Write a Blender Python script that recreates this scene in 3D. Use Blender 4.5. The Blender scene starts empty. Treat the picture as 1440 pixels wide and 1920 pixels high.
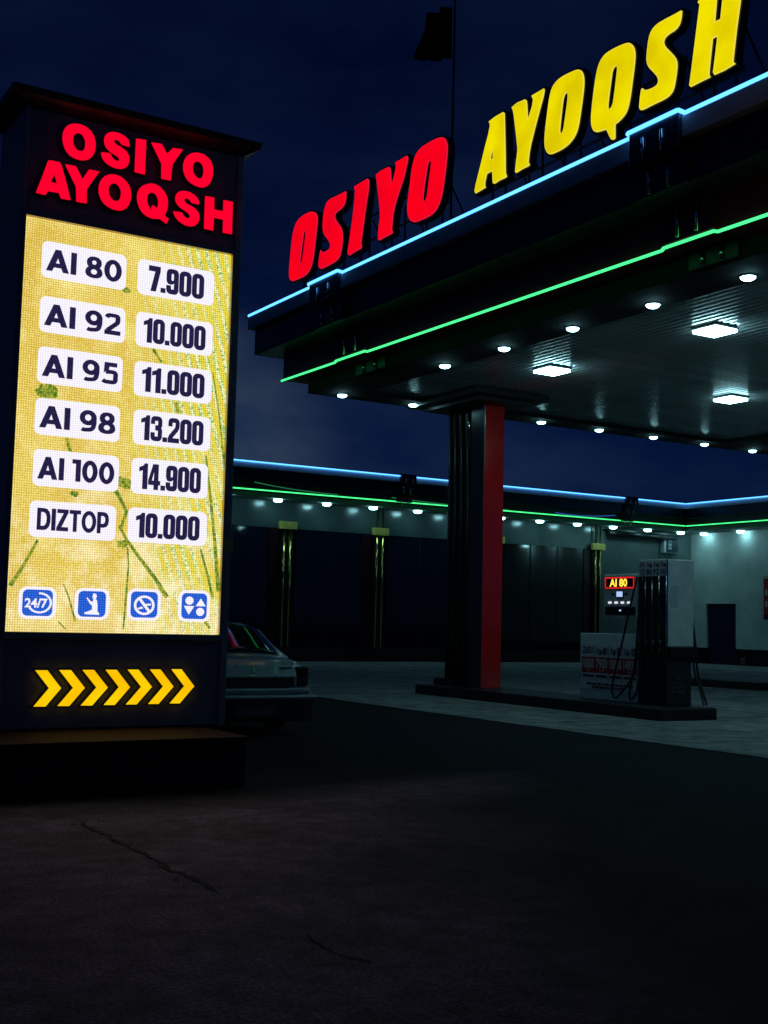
import bpy, bmesh, math, random
from mathutils import Vector, Matrix
random.seed(7)
S = bpy.context.scene
COL = S.collection

# ------------------------------------------------------------------ camera
# World frame: X runs along the pylon face (to the right and back), Y along the
# canopy front (to the left and back), Z up. Camera stands at the origin.
F_PX = 2281.0; PITCH = math.radians(5.154); ROLL = math.radians(1.367); YAW = math.radians(-31.593); CAM_H = 1.45
_eu = Vector((math.sin(YAW), math.cos(YAW), 0)); _ev = Vector((math.cos(YAW), -math.sin(YAW), 0))
def _w(v): return Vector((v.dot(_ev), v.dot(_eu), v.z))
_fw = Vector((0, math.cos(PITCH), math.sin(PITCH))); _up = Vector((0, -math.sin(PITCH), math.cos(PITCH))); _rt = Vector((1, 0, 0))
FW = _w(_fw)
RT = _w(math.cos(ROLL)*_rt + math.sin(ROLL)*_up)
UP = _w(-math.sin(ROLL)*_rt + math.cos(ROLL)*_up)
CP = Vector((0, 0, CAM_H))
cd = bpy.data.cameras.new('camera'); cam = bpy.data.objects.new('camera', cd); COL.objects.link(cam)
cd.sensor_fit = 'HORIZONTAL'; cd.sensor_width = 36.0; cd.lens = 36.0*F_PX/1440.0
cd.clip_start = 0.05; cd.clip_end = 3000
cam.matrix_world = Matrix(((RT.x, UP.x, -FW.x, CP.x), (RT.y, UP.y, -FW.y, CP.y), (RT.z, UP.z, -FW.z, CP.z), (0, 0, 0, 1)))
S.camera = cam
def ray(x, y): return FW*F_PX + RT*(x-720) - UP*(y-960)
def atX(x, y, X): d = ray(x, y); return CP + d*((X-CP.x)/d.x)      # pixel on a plane X = const
def atY(x, y, Y): d = ray(x, y); return CP + d*((Y-CP.y)/d.y)
def atZ(x, y, Z): d = ray(x, y); return CP + d*((Z-CP.z)/d.z)

# ------------------------------------------------------------------ sky
W = bpy.data.worlds.new('World'); S.world = W; W.use_nodes = True
nt = W.node_tree; nt.nodes.clear()
def wn(t, **k):
    n = nt.nodes.new(t)
    for a, b in k.items(): setattr(n, a, b)
    return n
out = wn('ShaderNodeOutputWorld'); bg = wn('ShaderNodeBackground')
sky = wn('ShaderNodeTexSky', sky_type='NISHITA', sun_disc=False)
SUN_AZ = Vector((.33, .94, 0)).normalized()              # where the last dusk light sits, low on the left
sky.sun_elevation = math.radians(-4.0); sky.sun_rotation = math.atan2(SUN_AZ.x, SUN_AZ.y); sky.ozone_density = 5.0; sky.air_density = 1.0; sky.dust_density = 0.3
bg.inputs['Strength'].default_value = 0.11
# the night glow under the dusk sky: navy overhead, a little brighter and greyer towards the horizon and the afterglow
tc = wn('ShaderNodeTexCoord'); sp = wn('ShaderNodeSeparateXYZ'); nt.links.new(tc.outputs['Generated'], sp.inputs[0])
el = wn('ShaderNodeValToRGB'); e_ = el.color_ramp.elements
e_[0].position = 0.; e_[0].color = (.006, .080, .33, 1); e_[1].position = .42; e_[1].color = (.0, .022, .125, 1)
x_ = e_.new(.16); x_.color = (.002, .055, .25, 1); x_ = e_.new(1.); x_.color = (.0, .015, .09, 1)
nt.links.new(sp.outputs[2], el.inputs[0])
dp = wn('ShaderNodeVectorMath', operation='DOT_PRODUCT'); dp.inputs[1].default_value = (SUN_AZ.x, SUN_AZ.y, .10); nt.links.new(tc.outputs['Generated'], dp.inputs[0])
gl = wn('ShaderNodeMapRange'); gl.inputs['From Min'].default_value = .986; gl.inputs['From Max'].default_value = 1.0; gl.interpolation_type = 'SMOOTHSTEP'; nt.links.new(dp.outputs['Value'], gl.inputs['Value'])
glc = wn('ShaderNodeMix', data_type='RGBA'); glc.inputs[6].default_value = (0, 0, 0, 1); glc.inputs[7].default_value = (.085, .19, .27, 1); nt.links.new(gl.outputs[0], glc.inputs[0])
# thin dusk cloud: slightly greyer and brighter patches
mp = wn('ShaderNodeMapping'); mp.inputs['Scale'].default_value = (1.3, 1.3, 3.2)
ns = wn('ShaderNodeTexNoise'); ns.inputs['Scale'].default_value = 3.1; ns.inputs['Detail'].default_value = 6; ns.inputs['Roughness'].default_value = .55
cr = wn('ShaderNodeValToRGB'); cr.color_ramp.elements[0].position = .40; cr.color_ramp.elements[0].color = (.62, .70, .84, 1)
cr.color_ramp.elements[1].position = .66; cr.color_ramp.elements[1].color = (3.0, 1.75, 1.30, 1)
def wadd(a, b, mode='ADD'):
    m_ = wn('ShaderNodeMix', data_type='RGBA', blend_type=mode); m_.inputs['Factor'].default_value = 1
    nt.links.new(a, m_.inputs[6]); nt.links.new(b, m_.inputs[7]); return m_.outputs[2]
nt.links.new(tc.outputs['Generated'], mp.inputs['Vector']); nt.links.new(mp.outputs[0], ns.inputs['Vector']); nt.links.new(ns.outputs['Fac'], cr.inputs['Fac'])
tot = wadd(wadd(wadd(sky.outputs[0], el.outputs[0]), glc.outputs[2]), cr.outputs[0], 'MULTIPLY')
nt.links.new(tot, bg.inputs['Color']); nt.links.new(bg.outputs[0], out.inputs[0])

S.view_settings.view_transform = 'Standard'; S.view_settings.look = 'None'; S.view_settings.exposure = 0.0; S.view_settings.gamma = 1.0
S.view_settings.use_curve_mapping = False
S.render.engine = 'CYCLES'
S.cycles.use_denoising = True
S.cycles.max_bounces = 6; S.cycles.diffuse_bounces = 3; S.cycles.glossy_bounces = 4
S.cycles.sample_clamp_indirect = 3.0; S.cycles.sample_clamp_direct = 0
S.cycles.caustics_reflective = False; S.cycles.caustics_refractive = False

# ------------------------------------------------------------------ materials
def mat(name, col, rough=.5, metal=0., spec=.5, noise=0., nscale=6., bump=0., bscale=40., emit=None, estr=0., coat=0., col2=None, stretch=None):
    m = bpy.data.materials.new(name); m.use_nodes = True
    t = m.node_tree; b = t.nodes['Principled BSDF']
    b.inputs['Base Color'].default_value = (*col, 1); b.inputs['Roughness'].default_value = rough
    b.inputs['Metallic'].default_value = metal; b.inputs['Specular IOR Level'].default_value = spec
    if coat: b.inputs['Coat Weight'].default_value = coat; b.inputs['Coat Roughness'].default_value = .05
    if emit is not None:
        b.inputs['Emission Color'].default_value = (*emit, 1); b.inputs['Emission Strength'].default_value = estr
    c = None
    if noise or bump:
        c = t.nodes.new('ShaderNodeTexCoord'); vec = c.outputs['Object']
        if stretch:
            mpn = t.nodes.new('ShaderNodeMapping'); mpn.inputs['Scale'].default_value = stretch
            t.links.new(vec, mpn.inputs[0]); vec = mpn.outputs[0]
    if noise:
        n = t.nodes.new('ShaderNodeTexNoise'); n.inputs['Scale'].default_value = nscale; n.inputs['Detail'].default_value = 8
        n.inputs['Roughness'].default_value = .62
        r = t.nodes.new('ShaderNodeValToRGB'); lo = [x*(1-noise) for x in col]; hi = list(col2) if col2 else [min(1, x*(1+noise)) for x in col]
        r.color_ramp.elements[0].position = .33; r.color_ramp.elements[0].color = (*lo, 1)
        r.color_ramp.elements[1].position = .68; r.color_ramp.elements[1].color = (*hi, 1)
        t.links.new(vec, n.inputs['Vector']); t.links.new(n.outputs['Fac'], r.inputs['Fac']); t.links.new(r.outputs[0], b.inputs['Base Color'])
        mr = t.nodes.new('ShaderNodeMapRange'); mr.inputs['To Min'].default_value = max(.02, rough-.12); mr.inputs['To Max'].default_value = min(1, rough+.12)
        t.links.new(n.outputs['Fac'], mr.inputs['Value']); t.links.new(mr.outputs[0], b.inputs['Roughness'])
    if bump:
        n2 = t.nodes.new('ShaderNodeTexNoise'); n2.inputs['Scale'].default_value = bscale; n2.inputs['Detail'].default_value = 6
        bp = t.nodes.new('ShaderNodeBump'); bp.inputs['Strength'].default_value = bump; bp.inputs['Distance'].default_value = .02
        t.links.new(vec, n2.inputs['Vector']); t.links.new(n2.outputs['Fac'], bp.inputs['Height']); t.links.new(bp.outputs[0], b.inputs['Normal'])
    return m
def emi(name, col, strength=1.):
    m = bpy.data.materials.new(name); m.use_nodes = True; t = m.node_tree; t.nodes.clear()
    e = t.nodes.new('ShaderNodeEmission'); o = t.nodes.new('ShaderNodeOutputMaterial')
    e.inputs[0].default_value = (*col, 1); e.inputs[1].default_value = strength
    t.links.new(e.outputs[0], o.inputs[0]); return m
def emi_noise(name, c1, c2, strength=1., scale=3., stretch=(1, 1, 1)):
    m = emi(name, c1, strength); t = m.node_tree; e = [n for n in t.nodes if n.type == 'EMISSION'][0]
    c = t.nodes.new('ShaderNodeTexCoord'); mpn = t.nodes.new('ShaderNodeMapping'); mpn.inputs['Scale'].default_value = stretch
    n = t.nodes.new('ShaderNodeTexNoise'); n.inputs['Scale'].default_value = scale; n.inputs['Detail'].default_value = 3
    r = t.nodes.new('ShaderNodeValToRGB'); r.color_ramp.elements[0].position = .35; r.color_ramp.elements[1].position = .65
    r.color_ramp.elements[0].color = (*c1, 1); r.color_ramp.elements[1].color = (*c2, 1)
    t.links.new(c.outputs['Object'], mpn.inputs[0]); t.links.new(mpn.outputs[0], n.inputs['Vector']); t.links.new(n.outputs['Fac'], r.inputs[0]); t.links.new(r.outputs[0], e.inputs[0])
    return m

def led_material(name, kind):
    """Outdoor LED panel: picture content seen through a grid of diodes."""
    m = bpy.data.materials.new(name); m.use_nodes = True; t = m.node_tree; t.nodes.clear()
    N = lambda ty, **k: (lambda n: ([setattr(n, a, b) for a, b in k.items()], n)[1])(t.nodes.new(ty))
    L = t.links.new
    def math_(op, a, b=None, c=None):
        n = N('ShaderNodeMath', operation=op)
        for i, v in enumerate((a, b, c)):
            if v is None: continue
            if isinstance(v, (int, float)): n.inputs[i].default_value = v
            else: L(v, n.inputs[i])
        return n.outputs[0]
    def mixc(f, a, b, mode='MIX'):
        n = N('ShaderNodeMix', data_type='RGBA', blend_type=mode)
        if isinstance(f, (int, float)): n.inputs[0].default_value = f
        else: L(f, n.inputs[0])
        for i, v in ((6, a), (7, b)):
            if isinstance(v, tuple): n.inputs[i].default_value = (*v, 1)
            else: L(v, n.inputs[i])
        return n.outputs[2]
    tc = N('ShaderNodeTexCoord'); sp = N('ShaderNodeSeparateXYZ'); L(tc.outputs['Object'], sp.inputs[0]); x = sp.outputs[0]; z = sp.outputs[2]
    def noise(scale, detail=4, rough=.5):
        n = N('ShaderNodeTexNoise'); n.inputs['Scale'].default_value = scale; n.inputs['Detail'].default_value = detail; n.inputs['Roughness'].default_value = rough
        L(tc.outputs['Object'], n.inputs['Vector']); return n.outputs['Fac']
    def ramp(f, a, b):
        r = N('ShaderNodeMapRange'); r.inputs['From Min'].default_value = a; r.inputs['From Max'].default_value = b; L(f, r.inputs['Value']); return r.outputs[0]
    P = .0215
    gx = math_('SINE', math_('MULTIPLY', x, 2*math.pi/P)); gz = math_('SINE', math_('MULTIPLY', z, 2*math.pi/P))
    dot = ramp(math_('MULTIPLY_ADD', math_('ADD', gx, gz), .25, .5), .1, .75)
    fine = noise(55, 2)
    if kind == 'screen':
        base = mixc(ramp(noise(1.1, 3), .35, .68), (.62, .45, .045), (.72, .59, .10))
        base = mixc(ramp(noise(2.6, 4), .50, .72), base, (.82, .75, .24))
        base = mixc(ramp(x, -.1, .95), base, (.74, .66, .045))
        # drifting diagonal colour bands on the right half of the picture
        wob = math_('MULTIPLY', noise(.8, 2), 2.2)
        ph = math_('ADD', math_('MULTIPLY', x, 66), math_('ADD', math_('MULTIPLY', z, 21), math_('MULTIPLY', wob, 4)))
        band = math_('SINE', ph)
        msk = math_('MULTIPLY', ramp(x, .0, .65), ramp(math_('ADD', noise(1.6, 3), math_('MULTIPLY', x, .14)), .36, .6))
        base = mixc(math_('MULTIPLY', math_('MULTIPLY', ramp(band, .1, .8), msk), .85), base, (.80, .92, .58))
        base = mixc(math_('MULTIPLY', math_('MULTIPLY', ramp(band, -.2, -1), msk), .75), base, (.70, .58, .0))
        base = mixc(math_('MULTIPLY', math_('MULTIPLY', math_('MULTIPLY', ramp(fine, .50, .60), ramp(band, -.8, .3)), msk), 1.), base, (.05, .38, .08))
        base = mixc(ramp(z, 1.9, 1.35), base, mixc(.35, base, (.88, .82, .42)))
        base = mixc(math_('MULTIPLY', math_('MULTIPLY', ramp(noise(3.6, 5, .6), .48, .64), ramp(z, 3.3, 1.6)), .85), base, (.93, .90, .58))
        speck = noise(120, 1)
        base = mixc(math_('MULTIPLY', ramp(speck, .52, .7), .5), base, (.90, .88, .50)); base = mixc(math_('MULTIPLY', ramp(speck, .48, .3), .45), base, (.46, .30, .03))
        colr = mixc(dot, mixc(1., base, (.62, .48, .48), 'MULTIPLY'), base); st = 1.36
    elif kind == 'plate':
        colr = mixc(dot, (.76, .70, .84), (.98, .96, 1.0)); st = 1.05
    elif kind == 'ink':
        colr = mixc(ramp(fine, .35, .7), (.010, .008, .045), (.028, .022, .085)); st = 1.0
    elif kind == 'leaf':
        colr = mixc(ramp(noise(40, 3), .38, .62), (.06, .22, .02), (.55, .5, .06)); colr = mixc(dot, mixc(1., colr, (.5, .6, .5), 'MULTIPLY'), colr); st = 1.0
    elif kind == 'blue':
        colr = mixc(dot, (.012, .05, .42), (.03, .16, .80)); st = 1.0
    e = N('ShaderNodeEmission'); e.inputs[1].default_value = st; L(colr, e.inputs[0]); o = N('ShaderNodeOutputMaterial'); L(e.outputs[0], o.inputs[0])
    return m

M = {}
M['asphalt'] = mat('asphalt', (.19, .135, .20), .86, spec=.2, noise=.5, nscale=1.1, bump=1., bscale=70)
def paint_light_pool(m):
    """pylon light pool painted into the ground colour, near-black shade outside its uneven edge"""
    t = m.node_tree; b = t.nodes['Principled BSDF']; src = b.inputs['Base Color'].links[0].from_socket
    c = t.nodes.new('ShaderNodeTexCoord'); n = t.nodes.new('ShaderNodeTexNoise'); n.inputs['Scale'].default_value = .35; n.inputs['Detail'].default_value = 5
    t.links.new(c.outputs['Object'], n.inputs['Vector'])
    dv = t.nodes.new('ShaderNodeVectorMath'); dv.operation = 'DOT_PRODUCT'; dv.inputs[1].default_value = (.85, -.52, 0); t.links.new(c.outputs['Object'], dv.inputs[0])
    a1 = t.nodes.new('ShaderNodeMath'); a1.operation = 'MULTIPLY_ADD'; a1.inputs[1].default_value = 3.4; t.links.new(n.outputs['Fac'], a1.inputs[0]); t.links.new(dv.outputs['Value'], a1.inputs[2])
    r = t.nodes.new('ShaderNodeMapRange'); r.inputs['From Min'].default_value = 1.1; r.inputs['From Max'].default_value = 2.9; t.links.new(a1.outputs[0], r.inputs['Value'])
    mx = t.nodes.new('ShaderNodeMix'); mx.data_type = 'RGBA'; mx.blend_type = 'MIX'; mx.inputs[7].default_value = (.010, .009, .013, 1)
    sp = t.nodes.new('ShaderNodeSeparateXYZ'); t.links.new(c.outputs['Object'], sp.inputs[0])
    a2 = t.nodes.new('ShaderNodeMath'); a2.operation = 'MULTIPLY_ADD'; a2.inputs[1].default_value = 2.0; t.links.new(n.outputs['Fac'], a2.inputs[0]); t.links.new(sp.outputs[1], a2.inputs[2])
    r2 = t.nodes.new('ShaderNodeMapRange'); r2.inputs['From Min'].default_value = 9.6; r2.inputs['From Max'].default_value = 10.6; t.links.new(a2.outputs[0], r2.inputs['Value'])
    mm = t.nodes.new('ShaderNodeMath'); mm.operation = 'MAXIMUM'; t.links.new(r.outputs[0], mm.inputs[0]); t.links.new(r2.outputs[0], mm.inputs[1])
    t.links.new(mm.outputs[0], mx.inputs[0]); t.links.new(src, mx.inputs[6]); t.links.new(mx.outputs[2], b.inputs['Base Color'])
paint_light_pool(M['asphalt'])  # lit pool and unlit surroundings are painted into the asphalt colour
def grain(m, scale, lo, hi):
    t = m.node_tree; b = t.nodes['Principled BSDF']; src = b.inputs['Base Color'].links[0].from_socket
    c = t.nodes.new('ShaderNodeTexCoord'); n = t.nodes.new('ShaderNodeTexNoise'); n.inputs['Scale'].default_value = scale; n.inputs['Detail'].default_value = 2
    t.links.new(c.outputs['Object'], n.inputs['Vector']); r = t.nodes.new('ShaderNodeMapRange'); r.inputs['From Min'].default_value = .35; r.inputs['From Max'].default_value = .65
    r.inputs['To Min'].default_value = lo; r.inputs['To Max'].default_value = hi; t.links.new(n.outputs['Fac'], r.inputs['Value'])
    v = t.nodes.new('ShaderNodeVectorMath'); v.operation = 'SCALE'; t.links.new(src, v.inputs[0]); t.links.new(r.outputs[0], v.inputs['Scale']); t.links.new(v.outputs[0], b.inputs['Base Color'])
grain(M['asphalt'], 45., .55, 1.5); grain(M['asphalt'], 6., .75, 1.25)
M['concrete'] = mat('concrete', (.24, .245, .24), .8, spec=.3, noise=.35, nscale=.8, bump=.3, bscale=30)
grain(M['concrete'], 22., .8, 1.2); grain(M['concrete'], 3., .7, 1.3)
M['kerb'] = mat('black_kerb_paint', (.012, .012, .013), .55, noise=.3, nscale=9, bump=.3)
M['crack'] = mat('crack_fill', (.055, .043, .058), .9, spec=.1)
M['crackedge'] = mat('broken_asphalt', (.07, .066, .068), .9, spec=.2, noise=.5, nscale=30, bump=1., bscale=80)
M['pylon'] = mat('pylon_composite_panel', (.30, .31, .34), .38, spec=.5, noise=.15, nscale=3)
M['pylon_post'] = mat('pylon_grey_post', (.42, .42, .42), .5, metal=.0, noise=.15, nscale=4)
M['cap'] = mat('pylon_cap_metal', (.05, .05, .055), .45, noise=.2, nscale=4)
M['plinth'] = mat('plinth_stone', (.035, .012, .011), .75, spec=.12, noise=.35, nscale=7, bump=.35, bscale=18)
M['bezel'] = mat('bezel_aluminium', (.55, .42, .33), .35, metal=.7)
M['goldcap'] = mat('brushed_gold', (.85, .66, .16), .42, metal=.35, noise=.15, nscale=6)
M['gold'] = mat('polished_gold', (.80, .60, .20), .16, metal=1., noise=.12, nscale=5)
M['chrome'] = mat('chrome', (.72, .73, .74), .14, metal=1., noise=.1, nscale=8)
M['red_led'] = emi('red_letter_led', (1.0, .0, .028), 1.0)
M['red_face'] = emi_noise('red_letter_acrylic', (1.0, .0, .010), (.86, .0, .014), 1., 1.4)
M['yel_face'] = emi_noise('yellow_letter_acrylic', (.90, .76, .0), (.72, .57, .0), 1., 1.5)
M['yel_rim'] = emi('yellow_letter_rim', (.86, .71, .07), 1.)
M['red_rim'] = emi('red_letter_rim', (.72, .01, .06), 1.)
M['casing'] = mat('letter_casing_black', (.006, .006, .007), .5)
M['steel'] = mat('sign_frame_steel', (.022, .023, .026), .55, metal=.4, noise=.2)
M['chev'] = emi_noise('chevron_led', (1.0, .52, .0), (1.0, .66, .003), 1., 3.)
M['screen'] = led_material('led_picture', 'screen'); M['plate'] = led_material('led_white_plate', 'plate'); M['ink'] = led_material('led_dark_digits', 'ink')
M['leaf'] = led_material('led_green_stem', 'leaf'); M['icon'] = led_material('led_blue_icon', 'blue')
M['trim'] = mat('white_trim_panel', (.72, .73, .75), .5, noise=.12, nscale=2.)
M['navy'] = mat('navy_composite', (.012, .017, .035), .3, noise=.15, nscale=2)
M['dkred'] = mat('dark_red_composite', (.26, .02, .025), .35, noise=.15, nscale=2)
M['dkmetal'] = mat('dark_metal', (.016, .019, .021), .4, noise=.2, nscale=3)
M['soffit'] = mat('soffit_matt_paint', (.026, .031, .034), .85, spec=.25, noise=.2, nscale=3)
M['slat'] = mat('ceiling_slat_paint', (.52, .55, .56), .27, metal=.45, noise=.08, nscale=5, stretch=(1, .15, 1))
M['grey_panel'] = mat('grey_column_panel', (.05, .058, .062), .3, metal=.4, noise=.15)
M['red_panel'] = mat('red_column_panel', (.92, .018, .02), .13, coat=1., bump=.12, bscale=1.3, noise=.12, nscale=2)
M['lamp'] = emi('lamp_lens', (.40, .90, 1.0), 24.)
M['lampb'] = emi('wall_lamp_lens', (.38, .92, 1.0), 17.)
M['lampsq'] = emi('square_lamp_lens', (.42, .90, 1.0), 19.)
M['lamp_body'] = mat('lamp_body', (.5, .5, .5), .4)
M['blue_neon'] = emi('blue_neon', (.24, 1.05, 2.9), 1.)
M['green_neon'] = emi('green_neon', (.10, 1.5, .40), 1.)
M['wall_dk'] = mat('teal_grey_render', (.13, .17, .17), .75, noise=.15, nscale=1.2, bump=.15)
M['clad'] = mat('teal_glossy_cladding', (.075, .105, .105), .22, spec=.8, noise=.1, nscale=1.2)
M['wall_lt'] = mat('white_render', (.70, .73, .71), .8, noise=.14, nscale=1., bump=.2, bscale=25)
M['skirt'] = mat('black_skirting', (.008, .008, .010), .35, noise=.2)
M['glass'] = mat('dark_facade_glass', (.006, .008, .012), .05, spec=1.0, bump=.05, bscale=.9)
M['maroon'] = mat('maroon_panel', (.045, .006, .012), .3, noise=.2)
M['door'] = mat('navy_door_paint', (.008, .012, .06), .35, noise=.15)
M['white_metal'] = mat('white_enamel', (.74, .76, .75), .32, noise=.1, nscale=4)
M['grey_metal'] = mat('grey_enamel', (.55, .56, .60), .42, noise=.1)
M['label'] = mat('label_pink_white', (.78, .70, .76), .5, noise=.1)
M['print_dark'] = mat('print_dark', (.02, .012, .025), .6)
M['print_red'] = mat('print_red', (.52, .015, .025), .5, noise=.15)
M['print_pale'] = mat('print_pale', (.80, .70, .72), .5)
M['rubber'] = mat('black_rubber', (.009, .009, .010), .42, noise=.2)
M['lcd'] = emi('lcd_blue_white', (.42, .62, .95), 1.)
M['btn'] = emi('lit_button', (.85, .88, 1.), .9)
M['amber'] = emi('amber_led', (1.0, .62, .06), 1.5)
M['redled'] = emi('red_led_border', (.85, .02, .02), 1.)
M['blackglass'] = mat('black_display', (.006, .004, .004), .25)
M['carpaint'] = mat('silver_car_paint', (.40, .43, .46), .30, metal=.2, coat=.6, noise=.06, nscale=3)
M['carglass'] = mat('car_glass', (.010, .016, .018), .06, spec=.5)
M['tail'] = mat('tail_light_red', (.06, .004, .005), .12, coat=.6)
M['plastic'] = mat('dark_plastic', (.018, .018, .02), .5, noise=.2)
M['platew'] = mat('number_plate', (.10, .10, .11), .5)
M['tyre'] = mat('tyre_rubber', (.012, .012, .012), .8)
M['rim'] = mat('wheel_rim', (.4, .4, .42), .3, metal=.9)
M['flag'] = mat('flag_cloth', (.010, .011, .012), .85, spec=.2, noise=.4, nscale=1.2)
M['bucket_b'] = mat('blue_bucket', (.02, .05, .14), .4, noise=.2)
M['bucket_w'] = mat('beige_bucket', (.25, .24, .18), .5, noise=.2)
M['rope'] = mat('cable', (.25, .26, .26), .5)

# ------------------------------------------------------------------ mesh helpers
class MB:
    def __init__(s): s.v = []; s.f = []; s.m = []
    def box(s, x0, x1, y0, y1, z0, z1, m=0):
        b = len(s.v); s.v += [(x, y, z) for z in (z0, z1) for y in (y0, y1) for x in (x0, x1)]
        for q in ((0, 2, 3, 1), (4, 5, 7, 6), (0, 1, 5, 4), (2, 6, 7, 3), (0, 4, 6, 2), (1, 3, 7, 5)): s.f.append([b+i for i in q]); s.m.append(m)
        return s
    def tube(s, pts, r, n=8, m=0, closed=False):
        pts = [Vector(p) for p in pts]; b = len(s.v); k = len(pts); prev = None
        rr = r if isinstance(r, (list, tuple)) else [r]*k
        for i, p in enumerate(pts):
            t = (pts[min(i+1, k-1)]-pts[max(i-1, 0)]).normalized()
            if prev is None: a = t.orthogonal().normalized()
            else: a = (prev - t*prev.dot(t)); a = a.normalized() if a.length > 1e-6 else t.orthogonal().normalized()
            prev = a; c = t.cross(a)
            for j in range(n):
                an = 2*math.pi*j/n; s.v.append(tuple(p + (a*math.cos(an)+c*math.sin(an))*rr[i]))
        for i in range(k-1):
            for j in range(n):
                s.f.append([b+i*n+j, b+i*n+(j+1) % n, b+(i+1)*n+(j+1) % n, b+(i+1)*n+j]); s.m.append(m)
        s.f.append([b+j for j in range(n)][::-1]); s.m.append(m); s.f.append([b+(k-1)*n+j for j in range(n)]); s.m.append(m)
        return s
    def lathe(s, c, prof, n=20, axis='z', m=0):
        b = len(s.v); c = Vector(c)
        for r, h in prof:
            for j in range(n):
                a = 2*math.pi*j/n; d = {'z': (r*math.cos(a), r*math.sin(a), h), 'x': (h, r*math.cos(a), r*math.sin(a)), 'y': (r*math.sin(a), h, r*math.cos(a))}[axis]
                s.v.append(tuple(c+Vector(d)))
        for i in range(len(prof)-1):
            for j in range(n): s.f.append([b+i*n+j, b+i*n+(j+1) % n, b+(i+1)*n+(j+1) % n, b+(i+1)*n+j]); s.m.append(m)
        s.f.append([b+j for j in range(n)][::-1]); s.m.append(m); s.f.append([b+(len(prof)-1)*n+j for j in range(n)]); s.m.append(m)
        return s
    def loft(s, rings, m=0, cap=True):
        b = len(s.v); n = len(rings[0])
        for r in rings: s.v += [tuple(p) for p in r]
        for i in range(len(rings)-1):
            for j in range(n): s.f.append([b+i*n+j, b+i*n+(j+1) % n, b+(i+1)*n+(j+1) % n, b+(i+1)*n+j]); s.m.append(m)
        if cap:
            s.f.append([b+j for j in range(n)][::-1]); s.m.append(m); s.f.append([b+(len(rings)-1)*n+j for j in range(n)]); s.m.append(m)
        return s
    def quad(s, a, b, c, d, m=0):
        k = len(s.v); s.v += [tuple(a), tuple(b), tuple(c), tuple(d)]; s.f.append([k, k+1, k+2, k+3]); s.m.append(m); return s
    def build(s, name, mats, parent=None, bevel=0., smooth=False, fix=True):
        off = parent['_loc'] if parent and '_loc' in parent else (0, 0, 0)
        me = bpy.data.meshes.new(name); me.from_pydata([(x-off[0], y-off[1], z-off[2]) for x, y, z in s.v], [], s.f)
        if fix:
            bm = bmesh.new(); bm.from_mesh(me); bmesh.ops.recalc_face_normals(bm, faces=bm.faces); bm.to_mesh(me); bm.free()
        for x in (mats if isinstance(mats, (list, tuple)) else [mats]): me.materials.append(M[x] if isinstance(x, str) else x)
        for p, mi in zip(me.polygons, s.m): p.material_index = mi; p.use_smooth = smooth
        return link(name, me, parent, off, bevel, smooth)
def link(name, me, parent=None, off=(0, 0, 0), bevel=0., smooth=False):
    o = bpy.data.objects.new(name, me); COL.objects.link(o)
    if parent: o.parent = parent; o['_loc'] = tuple(off)
    if bevel:
        md = o.modifiers.new('bevel', 'BEVEL'); md.width = bevel; md.segments = 2; md.limit_method = 'ANGLE'; md.angle_limit = math.radians(40)
    if smooth and hasattr(me, 'shade_smooth') and False: me.shade_smooth()
    return o
def box(name, b, m, parent=None, bevel=0.): return MB().box(*b).build(name, m, parent, bevel)
def tube(name, pts, r, m, parent=None, n=8): return MB().tube(pts, r, n).build(name, m, parent, smooth=True)
def thing(name, loc, label, cat, group=None):
    o = bpy.data.objects.new(name, None); COL.objects.link(o); o.location = loc; o.empty_display_size = .2; o['_loc'] = tuple(loc)
    o['label'] = label; o['category'] = cat
    if group: o['group'] = group
    return o
def struct(o): o['kind'] = 'structure'; return o

def chaikin(p, it=1):
    for _ in range(it):
        q = []
        for i in range(len(p)):
            a, b = p[i], p[(i+1) % len(p)]
            q += [(a[0]*.75+b[0]*.25, a[1]*.75+b[1]*.25), (a[0]*.25+b[0]*.75, a[1]*.25+b[1]*.75)]
        p = q
    return p
def offset(p, d):
    """push a 2D loop outward (d>0) along averaged edge normals"""
    n = len(p); A = sum(p[i][0]*p[(i+1) % n][1]-p[(i+1) % n][0]*p[i][1] for i in range(n)); s = 1 if A > 0 else -1; q = []
    for i in range(n):
        a, b, c = Vector(p[i-1]), Vector(p[i]), Vector(p[(i+1) % n]); e1 = (b-a); e2 = (c-b)
        if e1.length < 1e-9 or e2.length < 1e-9: q.append(tuple(b)); continue
        e1.normalize(); e2.normalize(); nn = Vector((e1.y+e2.y, -e1.x-e2.x)); L_ = nn.length
        if L_ < 1e-4: q.append(tuple(b)); continue
        nn /= L_; k = min(1.6, 1/max(.4, nn.dot(Vector((e1.y, -e1.x))))); q.append((b.x+nn.x*d*s*k, b.y+nn.y*d*s*k))
    return q
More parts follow.
